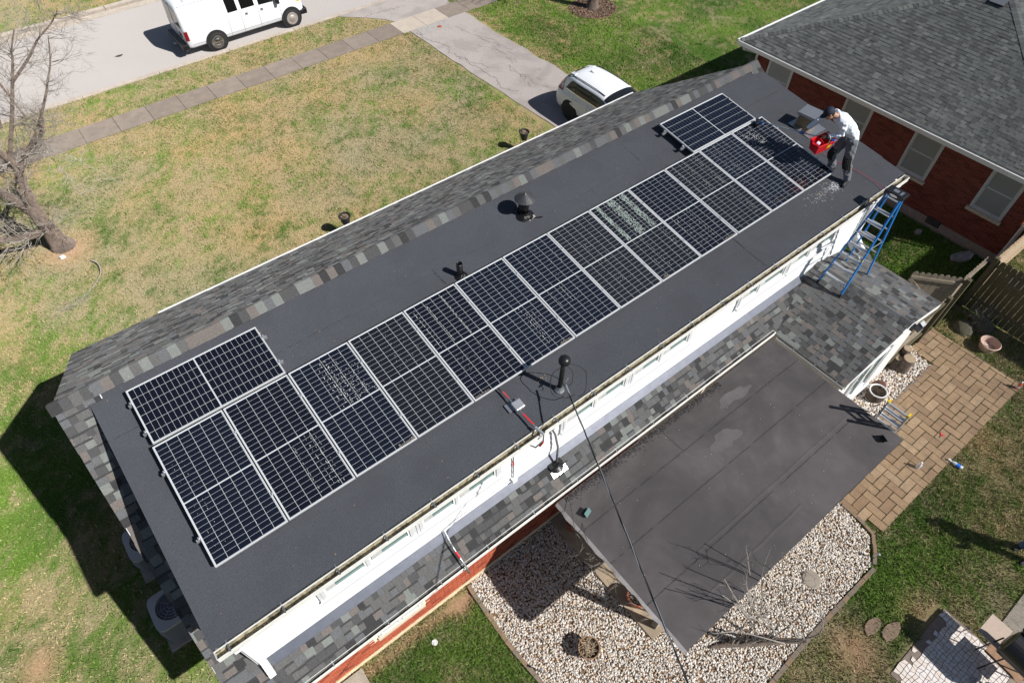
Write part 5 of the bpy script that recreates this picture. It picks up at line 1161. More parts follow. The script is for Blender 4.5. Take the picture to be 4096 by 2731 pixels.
def person(label, base, P, look, cap, m_top, m_bot, knee=True, name='person', feet=None):
    t = thing(name, label, 'person', base); V = {k: Vector(v) for k, v in P.items()}; side = (V['shL']-V['shR']).normalized(); hs = (V['hipL']-V['hipR']).normalized()
    def torso(mb, g=0.0):
        sp = [V['pelvis'], V['waist'], V['chest'], V['neck']]; F = []
        for i, c in enumerate(sp):
            d = (sp[min(i+1, 3)]-sp[max(i-1, 0)]).normalized(); sd_ = hs.lerp(side, i/3); F.append((sd_-d*sd_.dot(d)).normalized())
        fw_ = [F[i].cross((sp[min(i+1, 3)]-sp[max(i-1, 0)]).normalized()) for i in range(4)]
        up0 = (sp[1]-sp[0]).normalized()
        loft_torso(mb, [(sp[0]-up0*.10, F[0], fw_[0], .145+g, .105+g), (sp[0], F[0], fw_[0], .165+g, .12+g), (sp[1], F[1], fw_[1], .15+g, .11+g), (sp[2], F[2], fw_[2], .175+g, .12+g), (sp[2].lerp(sp[3], .6), F[2], fw_[2], .15+g, .10+g), (sp[3], F[3], fw_[3], .07+g, .065+g)])
    def arm(mb, s, g, upto=1.0):
        a, b_, c = V['sh'+s], V['el'+s], V['wr'+s]; mb.tube([V['chest'].lerp(a, .6), a, a.lerp(b_, .5), b_, b_.lerp(c, .5), b_.lerp(c, upto)], [.07+g, .062+g, .052+g, .044+g, .040+g, .030+g], 12)
    def leg(mb, s, g):
        a, b_, c = V['hip'+s], V['kn'+s], V['an'+s]; mb.tube([V['pelvis'].lerp(a, .5), a, a.lerp(b_, .5), b_, b_.lerp(c, .35), c.lerp(b_, .1), c], [.09+g, .092+g, .078+g, .060+g, .056+g, .040+g*1.6, .036+g*1.8], 14)
    mb = MB(); torso(mb, -.01); [arm(mb, s, -.005) for s in 'LR']; [leg(mb, s, -.008) for s in 'LR']
    hd = Vector(P['head']); mb.tube([V['neck']-(hd-V['neck'])*.2, V['neck'].lerp(hd, .6)], [.062, .055], 12)
    b_ = obj('body', mb, m_skin, t, recalc=True); remesh(b_, .012)
    mb = MB(); torso(mb, .012); [arm(mb, s, .012, .93) for s in 'LR']; o = obj('shirt', mb, m_top, t, recalc=True); remesh(o, .012, .045, .08)
    mb = MB(); up0 = (V['waist']-V['pelvis']).normalized(); fwd_ = hs.cross(up0)
    loft_torso(mb, [(V['pelvis']-up0*.12, hs, fwd_, .13, .10), (V['pelvis'], hs, fwd_, .175, .13), (V['pelvis']+up0*.06, hs, fwd_, .168, .122)]); [leg(mb, s, .026) for s in 'LR']
    o = obj('trousers', mb, m_bot, t, recalc=True); remesh(o, .012, .055, .07)
    for s in 'LR':
        an, to = V['an'+s], V['toe'+s]; d = to-an; d.z = 0; d.normalize(); gz = to.z; mb = MB()
        mb.tube([Vector((an.x, an.y, gz+.05))-d*.07, Vector((an.x, an.y, gz+.055)), Vector((an.x, an.y, gz+.045))+d*.10, Vector((an.x, an.y, gz+.035))+d*.19], [.040, .046, .044, .028], 12); mb.tube([an+Vector((0, 0, .02)), Vector((an.x, an.y, gz+.05))], [.045, .045], 12)
        o = obj('boot', mb, m_boot, t, recalc=True); remesh(o, .010)
        obj('sole', MB().bar(Vector((an.x, an.y, gz+.012))-d*.10, Vector((an.x, an.y, gz+.012))+d*.20, .085, .022), m_rubber, o)
        if knee:
            kn = V['kn'+s]; f = (d-Vector((0, 0, .0))).normalized(); mb = MB(); ax = (V['hip'+s]-kn).normalized(); sd_ = ax.cross(f).normalized(); bx = (V['an'+s]-kn).normalized()
            for i in range(5):
                for j in range(6):
                    def pt(i, j):
                        tt = -.13+.27*i/5; c0 = kn-ax*tt*-1 if tt > 0 else kn+bx*(-tt); a = math.radians(-55+110*j/6); rr = .100; return c0+(f*math.cos(a)+sd_*math.sin(a))*rr
                    mb.face([pt(i, j), pt(i+1, j), pt(i+1, j+1), pt(i, j+1)])
            o2 = obj('knee_patch', mb, m_knee, t, smooth=True); so_ = o2.modifiers.new('solid', 'SOLIDIFY'); so_.thickness = .012
    head(t, P['head'], look, P.get('headup', (0, 0, 1)), cap)
    return t
rz = lambda y: rp(0, y).z
PM = dict(pelvis=(13.95, -1.97, .44), waist=(13.90, -1.94, .58), chest=(13.72, -1.77, .79), neck=(13.57, -1.67, .895), head=(13.43, -1.56, .95), headup=(-.35, .25, .9),
          shL=(13.59, -1.86, .81), shR=(13.78, -1.53, .84), elL=(13.66, -1.90, .55), wrL=(13.50, -1.68, .46), elR=(13.64, -1.33, .62), wrR=(13.50, -1.21, .385),
          hipL=(13.89, -2.06, .38), hipR=(13.99, -1.89, .38), knL=(13.82, -2.18, -.03), knR=(13.80, -1.82, -.0), anL=(13.86, -2.32, rz(-2.32)+.09), anR=(13.92, -1.86, rz(-1.86)+.09),
          toeL=(13.66, -2.36, rz(-2.34)), toeR=(13.74, -1.78, rz(-1.84)))
man = person('man in a white long sleeved shirt and navy cap bending over to brush the panels', (13.9, -2.1, rz(-2.1)), PM, (-.62, .52, -.55), True, m_shirt, m_trous)
hand(man, (13.50, -1.68, .46), (13.455, -1.62, .43), (-.5, .7, -.3), (0, .2, -1), (-.5, -.6, .3))
hand(man, (13.50, -1.21, .385), (13.45, -1.175, .325), (-.6, .5, -.5), (-.1, .2, -1), (0, .6, .4))
obj('watch', MB().tube([(13.52, -1.70, .468), (13.50, -1.675, .455)], .036, 14), m_black, man)
B0, PE = Vector((13.41, -.13, .05)), Vector((13.45, -1.89, .49))
pole = thing('cleaning_pole', 'long aluminium pole with a brush head resting on the last solar panel', 'brush pole', B0)
obj('tube', MB().tube([B0+Vector((0, 0, .03)), B0.lerp(PE, .60)], .011, 10), m_alu, pole, smooth=True); obj('tube', MB().tube([B0.lerp(PE, .60), B0.lerp(PE, .93)], .014, 10), m_alu, pole, smooth=True)
for a, b_ in ((.02, .07), (.56, .62), (.97, 1.0)): obj('blue_collar', MB().tube([B0.lerp(PE, a), B0.lerp(PE, b_)], .022, 10), mat('blue_plastic', (.02, .16, .62), .4), pole)
obj('grip', MB().tube([B0.lerp(PE, .80), B0.lerp(PE, .97)], .018, 10), m_black, pole, smooth=True)
bh = obj('brush_head', MB().obox((13.40, -.11, .06), (.20, .12, 0), (-.03, .05, 0), (0, 0, .022)), m_black, pole, bevel=.004); obj('bristles', MB().obox((13.40, -.11, .028), (.19, .114, 0), (-.032, .054, 0), (0, 0, .045)), m_black, bh)
bk = thing('bucket', 'red rectangular divided bucket hanging from the man\'s forearm', 'bucket', (13.42, -1.64, .3))
mb = MB(); c = Vector((13.43, -1.66, .30)); tl = Matrix.Rotation(math.radians(-10), 3, 'Y') @ Matrix.Rotation(math.radians(8), 3, 'X') @ Matrix.Rotation(math.radians(-14), 3, 'Z')
def bq(x, y, z): return c+tl @ Vector((x, y, z))
def ring(x, y, z): return [bq(-x, -y, z), bq(0, -y, z), bq(x, -y, z), bq(x, y, z), bq(0, y, z), bq(-x, y, z)]
R0, R1, R2, R3 = ring(.17, .10, -.14), ring(.22, .135, .12), ring(.205, .12, .12), ring(.155, .085, -.12)
for A_, B_ in ((R0, R1), (R1, R2), (R2, R3)):
    for i in range(6): mb.face([A_[i], A_[(i+1) % 6], B_[(i+1) % 6], B_[i]])
mb.face(R0[::-1]); mb.face(R3)
obj('tub', mb, m_red, bk); obj('divider', MB().obox(bq(-.02, 0, 0), tl @ Vector((.012, 0, 0)), tl @ Vector((0, .21, 0)), tl @ Vector((0, 0, .2))), m_red, bk)
obj('rim', MB().tube([bq(x, y, .122) for x, y in ((-.215, -.13), (.215, -.13), (.215, .13), (-.215, .13), (-.215, -.13))], .012, 8), m_red, bk)
obj('spout', MB().face([bq(-.22, -.08, .12), bq(-.27, 0, .14), bq(-.22, .08, .12)]).face([bq(.22, -.08, .12), bq(.27, 0, .14), bq(.22, .08, .12)]), m_red, bk)
obj('handle', MB().tube(curve([bq(0, -.14, .11), bq(.05, -.10, .22), bq(.06, 0, .26), bq(.05, .10, .22), bq(0, .14, .11)], 6), .006, 6), m_alu, bk)
obj('sticker', MB().obox(bq(.09, -.128, -.0), tl @ Vector((.10, .0, .0)), tl @ Vector((0, .003, 0)), tl @ Vector((0, -.011, .085))), m_yel, bk)
obj('cloth', MB().obox(bq(-.13, -.02, .10), (.10, .02, 0), (0, .07, .01), (0, 0, .03)), mat('lilac_cloth', (.62, .48, .62), .8), bk, bevel=.01)
S2 = dict(pelvis=(13.17, -9.66, G+.94), waist=(13.17, -9.66, G+1.08), chest=(13.17, -9.66, G+1.30), neck=(13.17, -9.66, G+1.48), head=(13.15, -9.64, G+1.64), shL=(13.14, -9.86, G+1.40), shR=(13.2, -9.46, G+1.40),
          elL=(13.02, -9.94, G+1.14), wrL=(12.86, -9.84, G+1.22), elR=(13.1, -9.36, G+1.12), wrR=(12.9, -9.46, G+1.22), hipL=(13.15, -9.75, G+.90), hipR=(13.19, -9.57, G+.90), knL=(13.10, -9.74, G+.48), knR=(13.2, -9.55, G+.48),
          anL=(13.08, -9.72, G+.09), anR=(13.28, -9.50, G+.09), toeL=(12.88, -9.66, G), toeR=(13.1, -9.42, G))
p2_ = person('person in blue jeans standing on the back lawn at the right edge of the frame', (13.17, -9.6, G), S2, (-1, .2, -.1), False, mat('grey_shirt', (.2, .2, .22), .85), m_jeans, knee=False)
hand(p2_, S2['wrL'], (12.80, -9.80, G+1.24), (-1, .4, 0), (0, 0, -1), (0, .6, .4)); hand(p2_, S2['wrR'], (12.84, -9.50, G+1.24), (-1, -.3, 0), (0, 0, -1), (0, -.6, .4))

# ------------------------------------------------------------------ vehicles
def cat(a, b_, c, d, t): return .5*((2*b_)+(c-a)*t+(2*a-5*b_+4*c-d)*t*t+(3*b_-a-3*c+d)*t**3)
class Loft:
    def __init__(s, xs, profs): s.xs = list(xs); s.P = np.array(profs, float)
    def S(s, x, t):
        xs = s.xs; i = 0
        while i < len(xs)-2 and x > xs[i+1]: i += 1
        f = (x-xs[i])/(xs[i+1]-xs[i]); f = min(max(f, 0), 1); n = len(xs)
        r = cat(s.P[max(i-1, 0)], s.P[i], s.P[i+1], s.P[min(i+2, n-1)], f) if True else 0
        m = len(r); sg = 1 if t >= 0 else -1; t = abs(t); k = min(int(t), m-2); g = t-k
        q = cat(r[max(k-1, 0)], r[k], r[k+1], r[min(k+2, m-1)] if k+2 < m else r[k+1]*[0, 1]+[-r[k][0] if k+1 == m-1 else 0, 0]*1, g)
        return Vector((x, sg*max(q[0], 0), q[1]))
    def N(s, x, t):
        e = .02; a = s.S(x+e, t)-s.S(x-e, t); b_ = s.S(x, t+.05 if t >= 0 else t-.05)-s.S(x, t-.05 if t >= 0 else t+.05); n = a.cross(b_)
        n.normalize(); c = s.S(x, t); 
        if n.dot(Vector((0, c.y, c.z-.8))) < 0: n = -n
        return n
def patch(L, x0, x1, t0, t1, off, nx=6, nt=4, sgn=1, skew=(0, 0)):
    mb = MB(); 
    def q(i, j):
        f, g = i/nx, j/nt; x = x0+(x1-x0)*f; x += skew[0]*g*(1-f)+skew[1]*g*f; t = (t0+(t1-t0)*g)*sgn
        return L.S(x, t)+L.N(x, t)*off
    for i in range(nx):
        for j in range(nt): mb.face([q(i, j), q(i+1, j), q(i+1, j+1), q(i, j+1)])
    return mb
def body_mesh(L, nx, nt):
    mb = MB(); T = len(L.P[0])-1; xs = np.linspace(L.xs[0], L.xs[-1], nx); ts = np.concatenate([-np.linspace(0, T, nt)[:-1] if 0 else -np.linspace(0, T, nt), np.linspace(T, 0, nt)[1:]])
    grid = [[L.S(x, t if t != 0 else (1e-9 if k > nt else -1e-9)) for k, t in enumerate(ts)] for x in xs]
    for i in range(nx):
        for v in grid[i]: mb.v.append(tuple(v))
    n = len(ts)
    for i in range(nx-1):
        for j in range(n-1): a = i*n+j; mb.f.append((a, a+1, a+n+1, a+n)); mb.m.append(0)
    mb.f.append(tuple(range(n))); mb.f.append(tuple(range((nx-1)*n+n-1, (nx-1)*n-1, -1))); mb.m += [0, 0]
    for i in range(nx-1): mb.f.append((i*n+n-1, i*n, (i+1)*n, (i+1)*n+n-1)); mb.m.append(0)
    return mb
def wheel(parent, x, y, r, wd, sg, rim_m, arch=True, rimr=.6, hub=True):
    t = obj('wheel', MB().lathe((x, y, r), [(r*.72, -wd/2), (r*.93, -wd/2), (r, -wd*.36), (r, wd*.36), (r*.95, wd/2), (r*.72, wd/2), (r*.66, wd*.42)], 28, ax=(0, sg, 0)), m_rubber, parent, smooth=True)
    obj('rim', MB().lathe((x, y, r), [(r*.70, wd*.50), (r*.66, wd*.53), (r*.58, wd*.50), (r*.50, wd*.48), (r*.36, wd*.56), (r*.30, wd*.62), (0, wd*.64)] if hub else [(r*rimr, wd*.44), (r*rimr*.9, wd*.3), (r*.2, wd*.34), (0, wd*.36)], 24, ax=(0, sg, 0)), rim_m, t, smooth=True)
    return t
# van
van = thing('cargo_van', 'white cargo van parked at the near kerb of the street', 'van', (0, 0, 0))
full = [(.84, .34), (.95, .42), (1.0, .72), (1.01, 1.08), (.985, 1.32), (.90, 1.76), (.82, 1.96), (.50, 2.05), (0, 2.07)]
def scl(p, ky, zs=None): return [(y*ky, z) for y, z in p] if zs is None else [(y*ky, zz) for (y, _), zz in zip(p, zs)]
vx = [0, .05, .18, 1.0, 2.2, 3.3, 3.62, 4.05, 4.45, 4.95, 5.25, 5.38]
vp = [scl(full, .93, [.40, .46, .72, 1.06, 1.30, 1.72, 1.88, 1.94, 1.95]), scl(full, .965, [.37, .43, .72, 1.07, 1.31, 1.75, 1.94, 2.01, 2.03]), full, full, full, full, scl(full, 1, [.34, .42, .72, 1.08, 1.31, 1.72, 1.90, 1.97, 1.99]),
      [(.84, .34), (.95, .42), (1.0, .72), (1.0, 1.08), (.97, 1.28), (.87, 1.56), (.80, 1.66), (.5, 1.70), (0, 1.71)],
      [(.84, .34), (.95, .42), (1.0, .72), (.99, 1.04), (.96, 1.18), (.88, 1.27), (.80, 1.31), (.5, 1.34), (0, 1.35)],
      [(.84, .34), (.94, .42), (.98, .70), (.96, .96), (.93, 1.06), (.85, 1.14), (.77, 1.17), (.48, 1.20), (0, 1.21)],
      [(.80, .36), (.90, .43), (.93, .68), (.91, .88), (.87, .97), (.80, 1.03), (.72, 1.06), (.45, 1.09), (0, 1.10)], [(.74, .40), (.82, .46), (.85, .66), (.83, .82), (.78, .9), (.7, .94), (.64, .96), (.4, .98), (0, .99)]]
VL = Loft(vx, vp); obj('body', body_mesh(VL, 70, 34), m_carw, van, smooth=True, recalc=True)
xr, xf = 1.22, 4.72
for sg in (-1, 1):
    for x in (xr, xf):
        o = obj('wheel_arch', MB().lathe((x, sg*.90, .40), [(0, .115), (.46, .115), (.47, .09)], 28, ax=(0, sg, 0)), m_blackm, van)
        wheel(van, x, sg*.905, .375, .25, sg, m_rimd if x > 3 else m_chrome)
for (a, b_) in ((2.02, 2.46), (2.62, 3.22)): obj('side_window', patch(VL, a, b_, 4.05, 5.45, .006, sgn=-1), m_vanglass, van); obj('side_window', patch(VL, a, b_, 4.05, 5.45, .006, sgn=1), m_vanglass, van)
for sg in (-1, 1): obj('door_window', patch(VL, 3.40, 4.12, 3.95, 5.35, .006, sgn=sg, skew=(0, -.32)), m_vanglass, van)
obj('windshield', patch(VL, 3.70, 4.42, 5.6, 8, .006, 8, 6, sgn=1), m_carglass, van); obj('windshield', patch(VL, 3.70, 4.42, 5.6, 8, .006, 8, 6, sgn=-1), m_carglass, van)
for x in (1.93, 2.53, 3.30, 4.28):
    for sg in (-1, 1): obj('door_seam', patch(VL, x, x+.012, .8, 5.6, .003, 1, 16, sgn=sg), mat('seam_grey', (.22, .22, .23), .7), van)
for sg in (-1, 1): obj('body_crease', patch(VL, .2, 4.4, 2.9, 2.95, .004, 30, 1, sgn=sg), m_trim, van); obj('body_crease', patch(VL, .2, 4.4, 1.35, 1.40, .004, 30, 1, sgn=sg), MATS['seam_grey'], van)
for x in (2.72, 3.42): obj('door_handle', patch(VL, x, x+.11, 3.0, 3.35, .012, 2, 2, sgn=-1), m_steel, van)
for sg in (-1, 1): obj('rear_window', MB().hexa([(-.012, sg*.06, 1.18), (-.012, sg*.80, 1.18), (.0, sg*.80, 1.18), (.0, sg*.06, 1.18), (.0, sg*.06, 1.80), (.0, sg*.72, 1.76), (.012, sg*.72, 1.76), (.012, sg*.06, 1.80)]), m_brownglass, van)
obj('door_split', MB().box((-.008, -.006, .5), (.01, .006, 1.85)), MATS['seam_grey'], van)
obj('licence_plate', MB().box((-.02, -.55, .72), (-.004, -.25, .90)), m_black, van)
for sg in (-1, 1): obj('tail_lamp', patch(VL, -.0, .14, 2.0, 3.1, .012, 3, 4, sgn=sg), m_tail, van)
obj('rear_bumper', MB().box((-.24, -.95, .36), (.03, .95, .56)).box((-.24, -.95, .54), (-.0, .95, .57)), m_black, van, bevel=.02); obj('hitch', MB().box((-.34, -.05, .34), (-.2, .05, .42)), m_steel, van)
obj('front_bumper', MB().box((5.30, -.93, .36), (5.52, .93, .60)).box((5.08, -.97, .38), (5.36, -.86, .58)).box((5.08, .86, .38), (5.36, .97, .58)), m_black, van, bevel=.03)
for sg in (-1, 1): obj('indicator_lamp', patch(VL, 5.10, 5.30, 3.6, 4.5, .01, 2, 2, sgn=sg), m_amber, van); obj('mirror', MB().box((4.15, sg*1.02, 1.20), (4.27, sg*1.22, 1.45)), m_black, van, bevel=.02)
for y in (-.78, .78): obj('drip_rail', MB().box((.15, y-.015, 2.0), (3.6, y+.015, 2.02)), m_trim, van)
for x in (.5, 1.3, 2.1, 2.9): obj('roof_rib', MB().box((x, -.6, 2.055), (x+.05, .6, 2.078)), m_trim, van, bevel=.006)
obj('brake_lamp', MB().box((.0, -.14, 1.90), (.05, .14, 1.95)), m_tail, van)
obj('exhaust', MB().tube([(.1, -.70, .30), (-.10, -.78, .27)], .03, 10), m_steel, van)
van.location = (6.95, 23.70, G-.12)
# small white suv
suv = thing('parked_suv', 'small white suv parked in the driveway beyond the roof', 'car', (0, 0, 0))
sf = [(.80, .24), (.87, .36), (.905, .62), (.90, .88), (.86, 1.02), (.75, 1.36), (.65, 1.54), (.36, 1.635), (0, 1.66)]
sx2 = [0, .09, .32, .66, 1.15, 1.7, 2.3, 2.75, 3.15, 3.5, 3.95, 4.25, 4.38]
sp2 = [[(.72, .34), (.76, .44), (.78, .62), (.74, .80), (.66, .90), (.56, .96), (.46, .98), (.26, 1.0), (0, 1.01)], [(.76, .28), (.82, .40), (.85, .64), (.82, .88), (.75, 1.0), (.63, 1.12), (.54, 1.18), (.30, 1.22), (0, 1.23)],
       [(.78, .25), (.85, .38), (.89, .63), (.87, .90), (.80, 1.03), (.69, 1.26), (.59, 1.40), (.33, 1.47), (0, 1.49)], [(.80, .24), (.86, .36), (.90, .62), (.89, .89), (.84, 1.03), (.72, 1.34), (.62, 1.52), (.35, 1.60), (0, 1.62)], sf, sf,
       scl(sf, 1, [.24, .36, .62, .88, 1.01, 1.34, 1.51, 1.60, 1.62]), [(.80, .24), (.87, .36), (.905, .62), (.90, .87), (.86, .99), (.76, 1.24), (.67, 1.38), (.37, 1.46), (0, 1.48)], [(.80, .24), (.87, .36), (.905, .62), (.89, .85), (.86, .96), (.79, 1.08), (.71, 1.16), (.40, 1.22), (0, 1.24)],
       [(.80, .24), (.87, .36), (.90, .62), (.88, .83), (.84, .92), (.77, 1.00), (.69, 1.04), (.39, 1.08), (0, 1.09)], [(.78, .25), (.84, .37), (.87, .60), (.84, .78), (.79, .87), (.72, .93), (.64, .96), (.36, .99), (0, 1.0)], [(.70, .28), (.76, .38), (.79, .56), (.76, .72), (.70, .79), (.63, .83), (.56, .86), (.32, .88), (0, .89)], [(.60, .32), (.66, .4), (.68, .54), (.65, .66), (.6, .72), (.54, .75), (.48, .77), (.28, .79), (0, .8)]]
SL = Loft(sx2, sp2); obj('body', body_mesh(SL, 70, 34), m_carw, suv, smooth=True, recalc=True)
for sg in (-1, 1):
    for x in (.88, 3.52):
        obj('wheel_arch', MB().lathe((x, sg*.80, .40), [(0, .105), (.41, .105), (.42, .08)], 28, ax=(0, sg, 0)), m_blackm, suv); wh = wheel(suv, x, sg*.795, .345, .23, sg, m_black, rimr=.68, hub=False)
        for k in range(5):
            a = k*1.257; obj('spoke', MB().bar((x, sg*.885, .345), (x+.22*math.cos(a), sg*.895, .345+.22*math.sin(a)), .035, .02, (0, 1, 0)), m_blackm, wh)
    obj('sill_trim', patch(SL, .35, 3.9, .35, 1.25, .006, 30, 3, sgn=sg), m_black, suv)
    obj('window_band', patch(SL, .50, 2.88, 4.35, 5.5, .003, 20, 5, sgn=sg, skew=(.25, -.44)), m_black, suv)
    obj('rear_quarter_window', patch(SL, .62, 1.02, 4.5, 5.35, .006, 6, 4, sgn=sg, skew=(.22, 0)), m_carglass, suv); obj('rear_door_window', patch(SL, 1.08, 1.78, 4.45, 5.4, .006, 6, 4, sgn=sg), m_carglass, suv)
    obj('front_door_window', patch(SL, 1.86, 2.82, 4.45, 5.4, .006, 8, 4, sgn=sg, skew=(0, -.42)), m_carglass, suv)
    obj('chrome_strip', patch(SL, .55, 2.9, 4.30, 4.37, .008, 20, 1, sgn=sg), m_chrome, suv)
    for x in (1.0, 1.80, 2.88): obj('door_seam', patch(SL, x, x+.010, 1.0, 4.1, .004, 1, 14, sgn=sg), MATS['seam_grey'], suv)
    for x in (1.08, 1.95): obj('door_handle', patch(SL, x, x+.17, 3.45, 3.65, .016, 3, 1, sgn=sg), m_trim, suv)
    obj('tail_lamp', patch(SL, .02, .40, 3.6, 4.5, .012, 6, 4, sgn=sg), m_tail, suv); obj('tail_lamp', patch(SL, .10, .34, 4.6, 5.9, .010, 5, 5, sgn=sg), m_tail, suv)
    obj('rear_glass', patch(SL, .14, .50, 6.0, 8, .008, 5, 6, sgn=sg), m_carglass, suv); obj('windshield', patch(SL, 2.42, 3.22, 5.7, 8, .006, 8, 6, sgn=sg), m_carglass, suv)
    obj('roof_rail', MB().tube([tuple(SL.S(x, sg*6.25)+Vector((0, 0, .03))) for x in (.55, .9, 1.4, 1.9, 2.35)], .014, 8), m_chrome if 0 else m_black, suv)
    obj('mirror', MB().box((2.75, sg*.90, .98), (2.92, sg*1.06, 1.12)), m_carw, suv, bevel=.03)
obj('spoiler', MB().hexa([(.36, -.46, 1.49), (.36, .46, 1.49), (.66, .52, 1.575), (.66, -.52, 1.575), (.36, -.46, 1.515), (.36, .46, 1.515), (.66, .52, 1.60), (.66, -.52, 1.60)]), m_carw, suv, bevel=.01)
obj('shark_fin', MB().face([(.92, -.02, 1.62), (.92, .02, 1.62), (.94, 0, 1.73)]).face([(.92, -.02, 1.62), (.94, 0, 1.73), (1.16, 0, 1.65)]).face([(.92, .02, 1.62), (1.16, 0, 1.65), (.94, 0, 1.73)]), m_trim, suv)
obj('rear_bumper', MB().box((-.03, -.62, .30), (.12, .62, .50)), m_black, suv, bevel=.03)
suv.location = (17.30, 9.98, G+.012); suv.rotation_euler = (0, 0, math.radians(-90))

# ------------------------------------------------------------------ air conditioners beside the left wall
def ac(x, y, label, s=.78, h=.80):
    t = thing('air_conditioner', label, 'air conditioner', (x, y, G), 'air conditioners beside the left wall')
    obj('concrete_pad', MB().box((x-s*.62, y-s*.62, G-.02), (x+s*.62, y+s*.62, G+.07)), m_conc, t)
    cb = obj('cabinet', MB().box((x-s/2+.02, y-s/2+.02, G+.08), (x+s/2-.02, y+s/2-.02, G+h)), mat('ac_coil', (.10, .10, .105), .6, .1, 9), t, bevel=.06)
    mb = MB()
    for k in range(14):
        z = G+.14+k*.045; mb.box((x-s/2, y-s/2, z), (x+s/2, y-s/2+.012, z+.012)).box((x-s/2, y+s/2-.012, z), (x+s/2, y+s/2, z+.012)).box((x-s/2, y-s/2, z), (x-s/2+.012, y+s/2, z+.012)).box((x+s/2-.012, y-s/2, z), (x+s/2, y+s/2, z+.012))
    stuff(obj('louvres', mb, m_pad, t))
    mb = MB(); n = 40; k0 = 0; sq = lambda a, r: (x+r*math.copysign(abs(math.cos(a))**.35, math.cos(a)), y+r*math.copysign(abs(math.sin(a))**.35, math.sin(a)))
    for k in range(n):
        a, b_ = 6.2832*k/n, 6.2832*(k+1)/n; o0, o1 = sq(a, s/2+.01), sq(b_, s/2+.01); i0, i1 = (x+.30*math.cos(a), y+.30*math.sin(a)), (x+.30*math.cos(b_), y+.30*math.sin(b_))
        mb.face([(*o0, G+h+.02), (*o1, G+h+.02), (*i1, G+h+.04), (*i0, G+h+.04)]).face([(*o1, G+h+.02), (*o0, G+h+.02), (*o0, G+h-.06), (*o1, G+h-.06)]).face([(*i0, G+h+.04), (*i1, G+h+.04), (*i1, G+h-.1), (*i0, G+h-.1)])
    obj('top_panel', mb, m_pad, t)
    obj('fan', MB().lathe((x, y, G+h-.06), [(.0, .03), (.08, .03), (.09, 0)], 16).obox((x, y, G+h-.055), (.56, .10, .03), (-.02, .12, 0), (0, 0, .006)).obox((x, y, G+h-.055), (.10, -.56, .0), (.12, .02, .03), (0, 0, .006)), m_black, t)
    mb = MB()
    for r_ in (.08, .14, .20, .26):
        mb.tube([(x+r_*math.cos(a), y+r_*math.sin(a), G+h+.045) for a in [k*.3927 for k in range(17)]], .004, 5, cap=False)
    for k in range(8): a = k*.785; mb.bar((x+.05*math.cos(a), y+.05*math.sin(a), G+h+.045), (x+.31*math.cos(a), y+.31*math.sin(a), G+h+.045), .006)
    obj('fan_guard', mb, m_steel, t)
ac(-1.62, .33, 'boxy air conditioner nearer the rear corner of the left wall, its fan in full view'); ac(-1.58, 2.0, 'air conditioner farther along the left wall, half under the roof edge')

# ------------------------------------------------------------------ pots, bottles and small yard things
def stalks(n, c, r, h0, h1, spread, mb=None, w0=.006, droop=0):
    mb = mb or MB()
    for _ in range(n):
        a = random.uniform(0, 6.28); rr = r*math.sqrt(random.random()); p = Vector((c[0]+rr*math.cos(a), c[1]+rr*math.sin(a), c[2])); l = random.uniform(h0, h1); b_ = random.uniform(0, 6.28); s = random.uniform(.2, 1)*spread
        q = p+Vector((math.cos(b_)*s*.5, math.sin(b_)*s*.5, l*.7)); e = p+Vector((math.cos(b_)*s*1.3, math.sin(b_)*s*1.3, l*(1-droop*random.random())))
        mb.tube([p, q, e], [w0, w0*.8, w0*.5], 4)
    return mb
def pot_stand(x, y, label, h=.73):
    t = thing('plant_stand', label, 'plant pot', (x, y, G), 'black pots on wire stands in the front lawn')
    obj('pot', MB().lathe((x, y, G+h), [(0, -.26), (.11, -.26), (.165, .0), (.19, .01), (.19, .04), (.165, .04), (.155, -.02), (0, -.02)], 22), m_pot, t, smooth=False)
    obj('soil', MB().lathe((x, y, G+h), [(0, .0), (.15, -.008)], 14), m_potsoil, t); stuff(obj('dead_leaves', stalks(26, (x, y, G+h-.01), .11, .01, .06, .08), m_dead, t))
    mb = MB()
    for k in range(3):
        a = 2.1*k+.4; mb.tube([(x+.15*math.cos(a), y+.15*math.sin(a), G+h-.05), (x+.13*math.cos(a), y+.13*math.sin(a), G+.2), (x+.20*math.cos(a), y+.20*math.sin(a), G)], .006, 5)
    obj('wire_legs', mb, m_black, t); return t
pot_stand(6.68, 8.55, 'black plant pot on a wire stand at the front eave, nearer the big bare tree'); pot_stand(13.88, 8.65, 'black plant pot on a wire stand in the lawn near the driveway')
gp = thing('planter', 'wide brown planter of dead stalks standing on the sunny gravel', 'planter', (4.39, -5.22, G))
obj('pot', MB().lathe((4.39, -5.22, G), [(0, .0), (.14, 0), (.20, .30), (.215, .31), (.215, .34), (.195, .34), (.18, .26), (0, .26)], 26), m_rust, gp, smooth=False); obj('soil', MB().lathe((4.39, -5.22, G+.27), [(0, .005), (.185, .0)], 18), m_potsoil, gp); stuff(obj('dead_stalks', stalks(90, (4.37, -5.20, G+.27), .12, .02, .12, .16, w0=.007), m_dead, gp))
for (x, y, r, lab) in ((5.80, -5.12, .20, 'terracotta pot on the patio slab near the wooden post'), (5.84, -3.12, .17, 'terracotta pot in the shade under the patio roof by the house wall')):
    t = thing('terracotta_pot', lab, 'plant pot', (x, y, G+.075)); obj('pot', MB().lathe((x, y, G+.075), [(0, 0), (r*.7, 0), (r, .30), (r*1.08, .30), (r*1.08, .36), (r*.92, .36), (r*.88, .3), (0, .3)], 24), m_terra, t); obj('soil', MB().lathe((x, y, G+.075), [(0, .315), (r*.89, .31)], 16), m_potsoil, t); stuff(obj('dead_twigs', stalks(24, (x, y, G+.38), r*.6, .05, .35, .25, w0=.005), m_lichen, t))
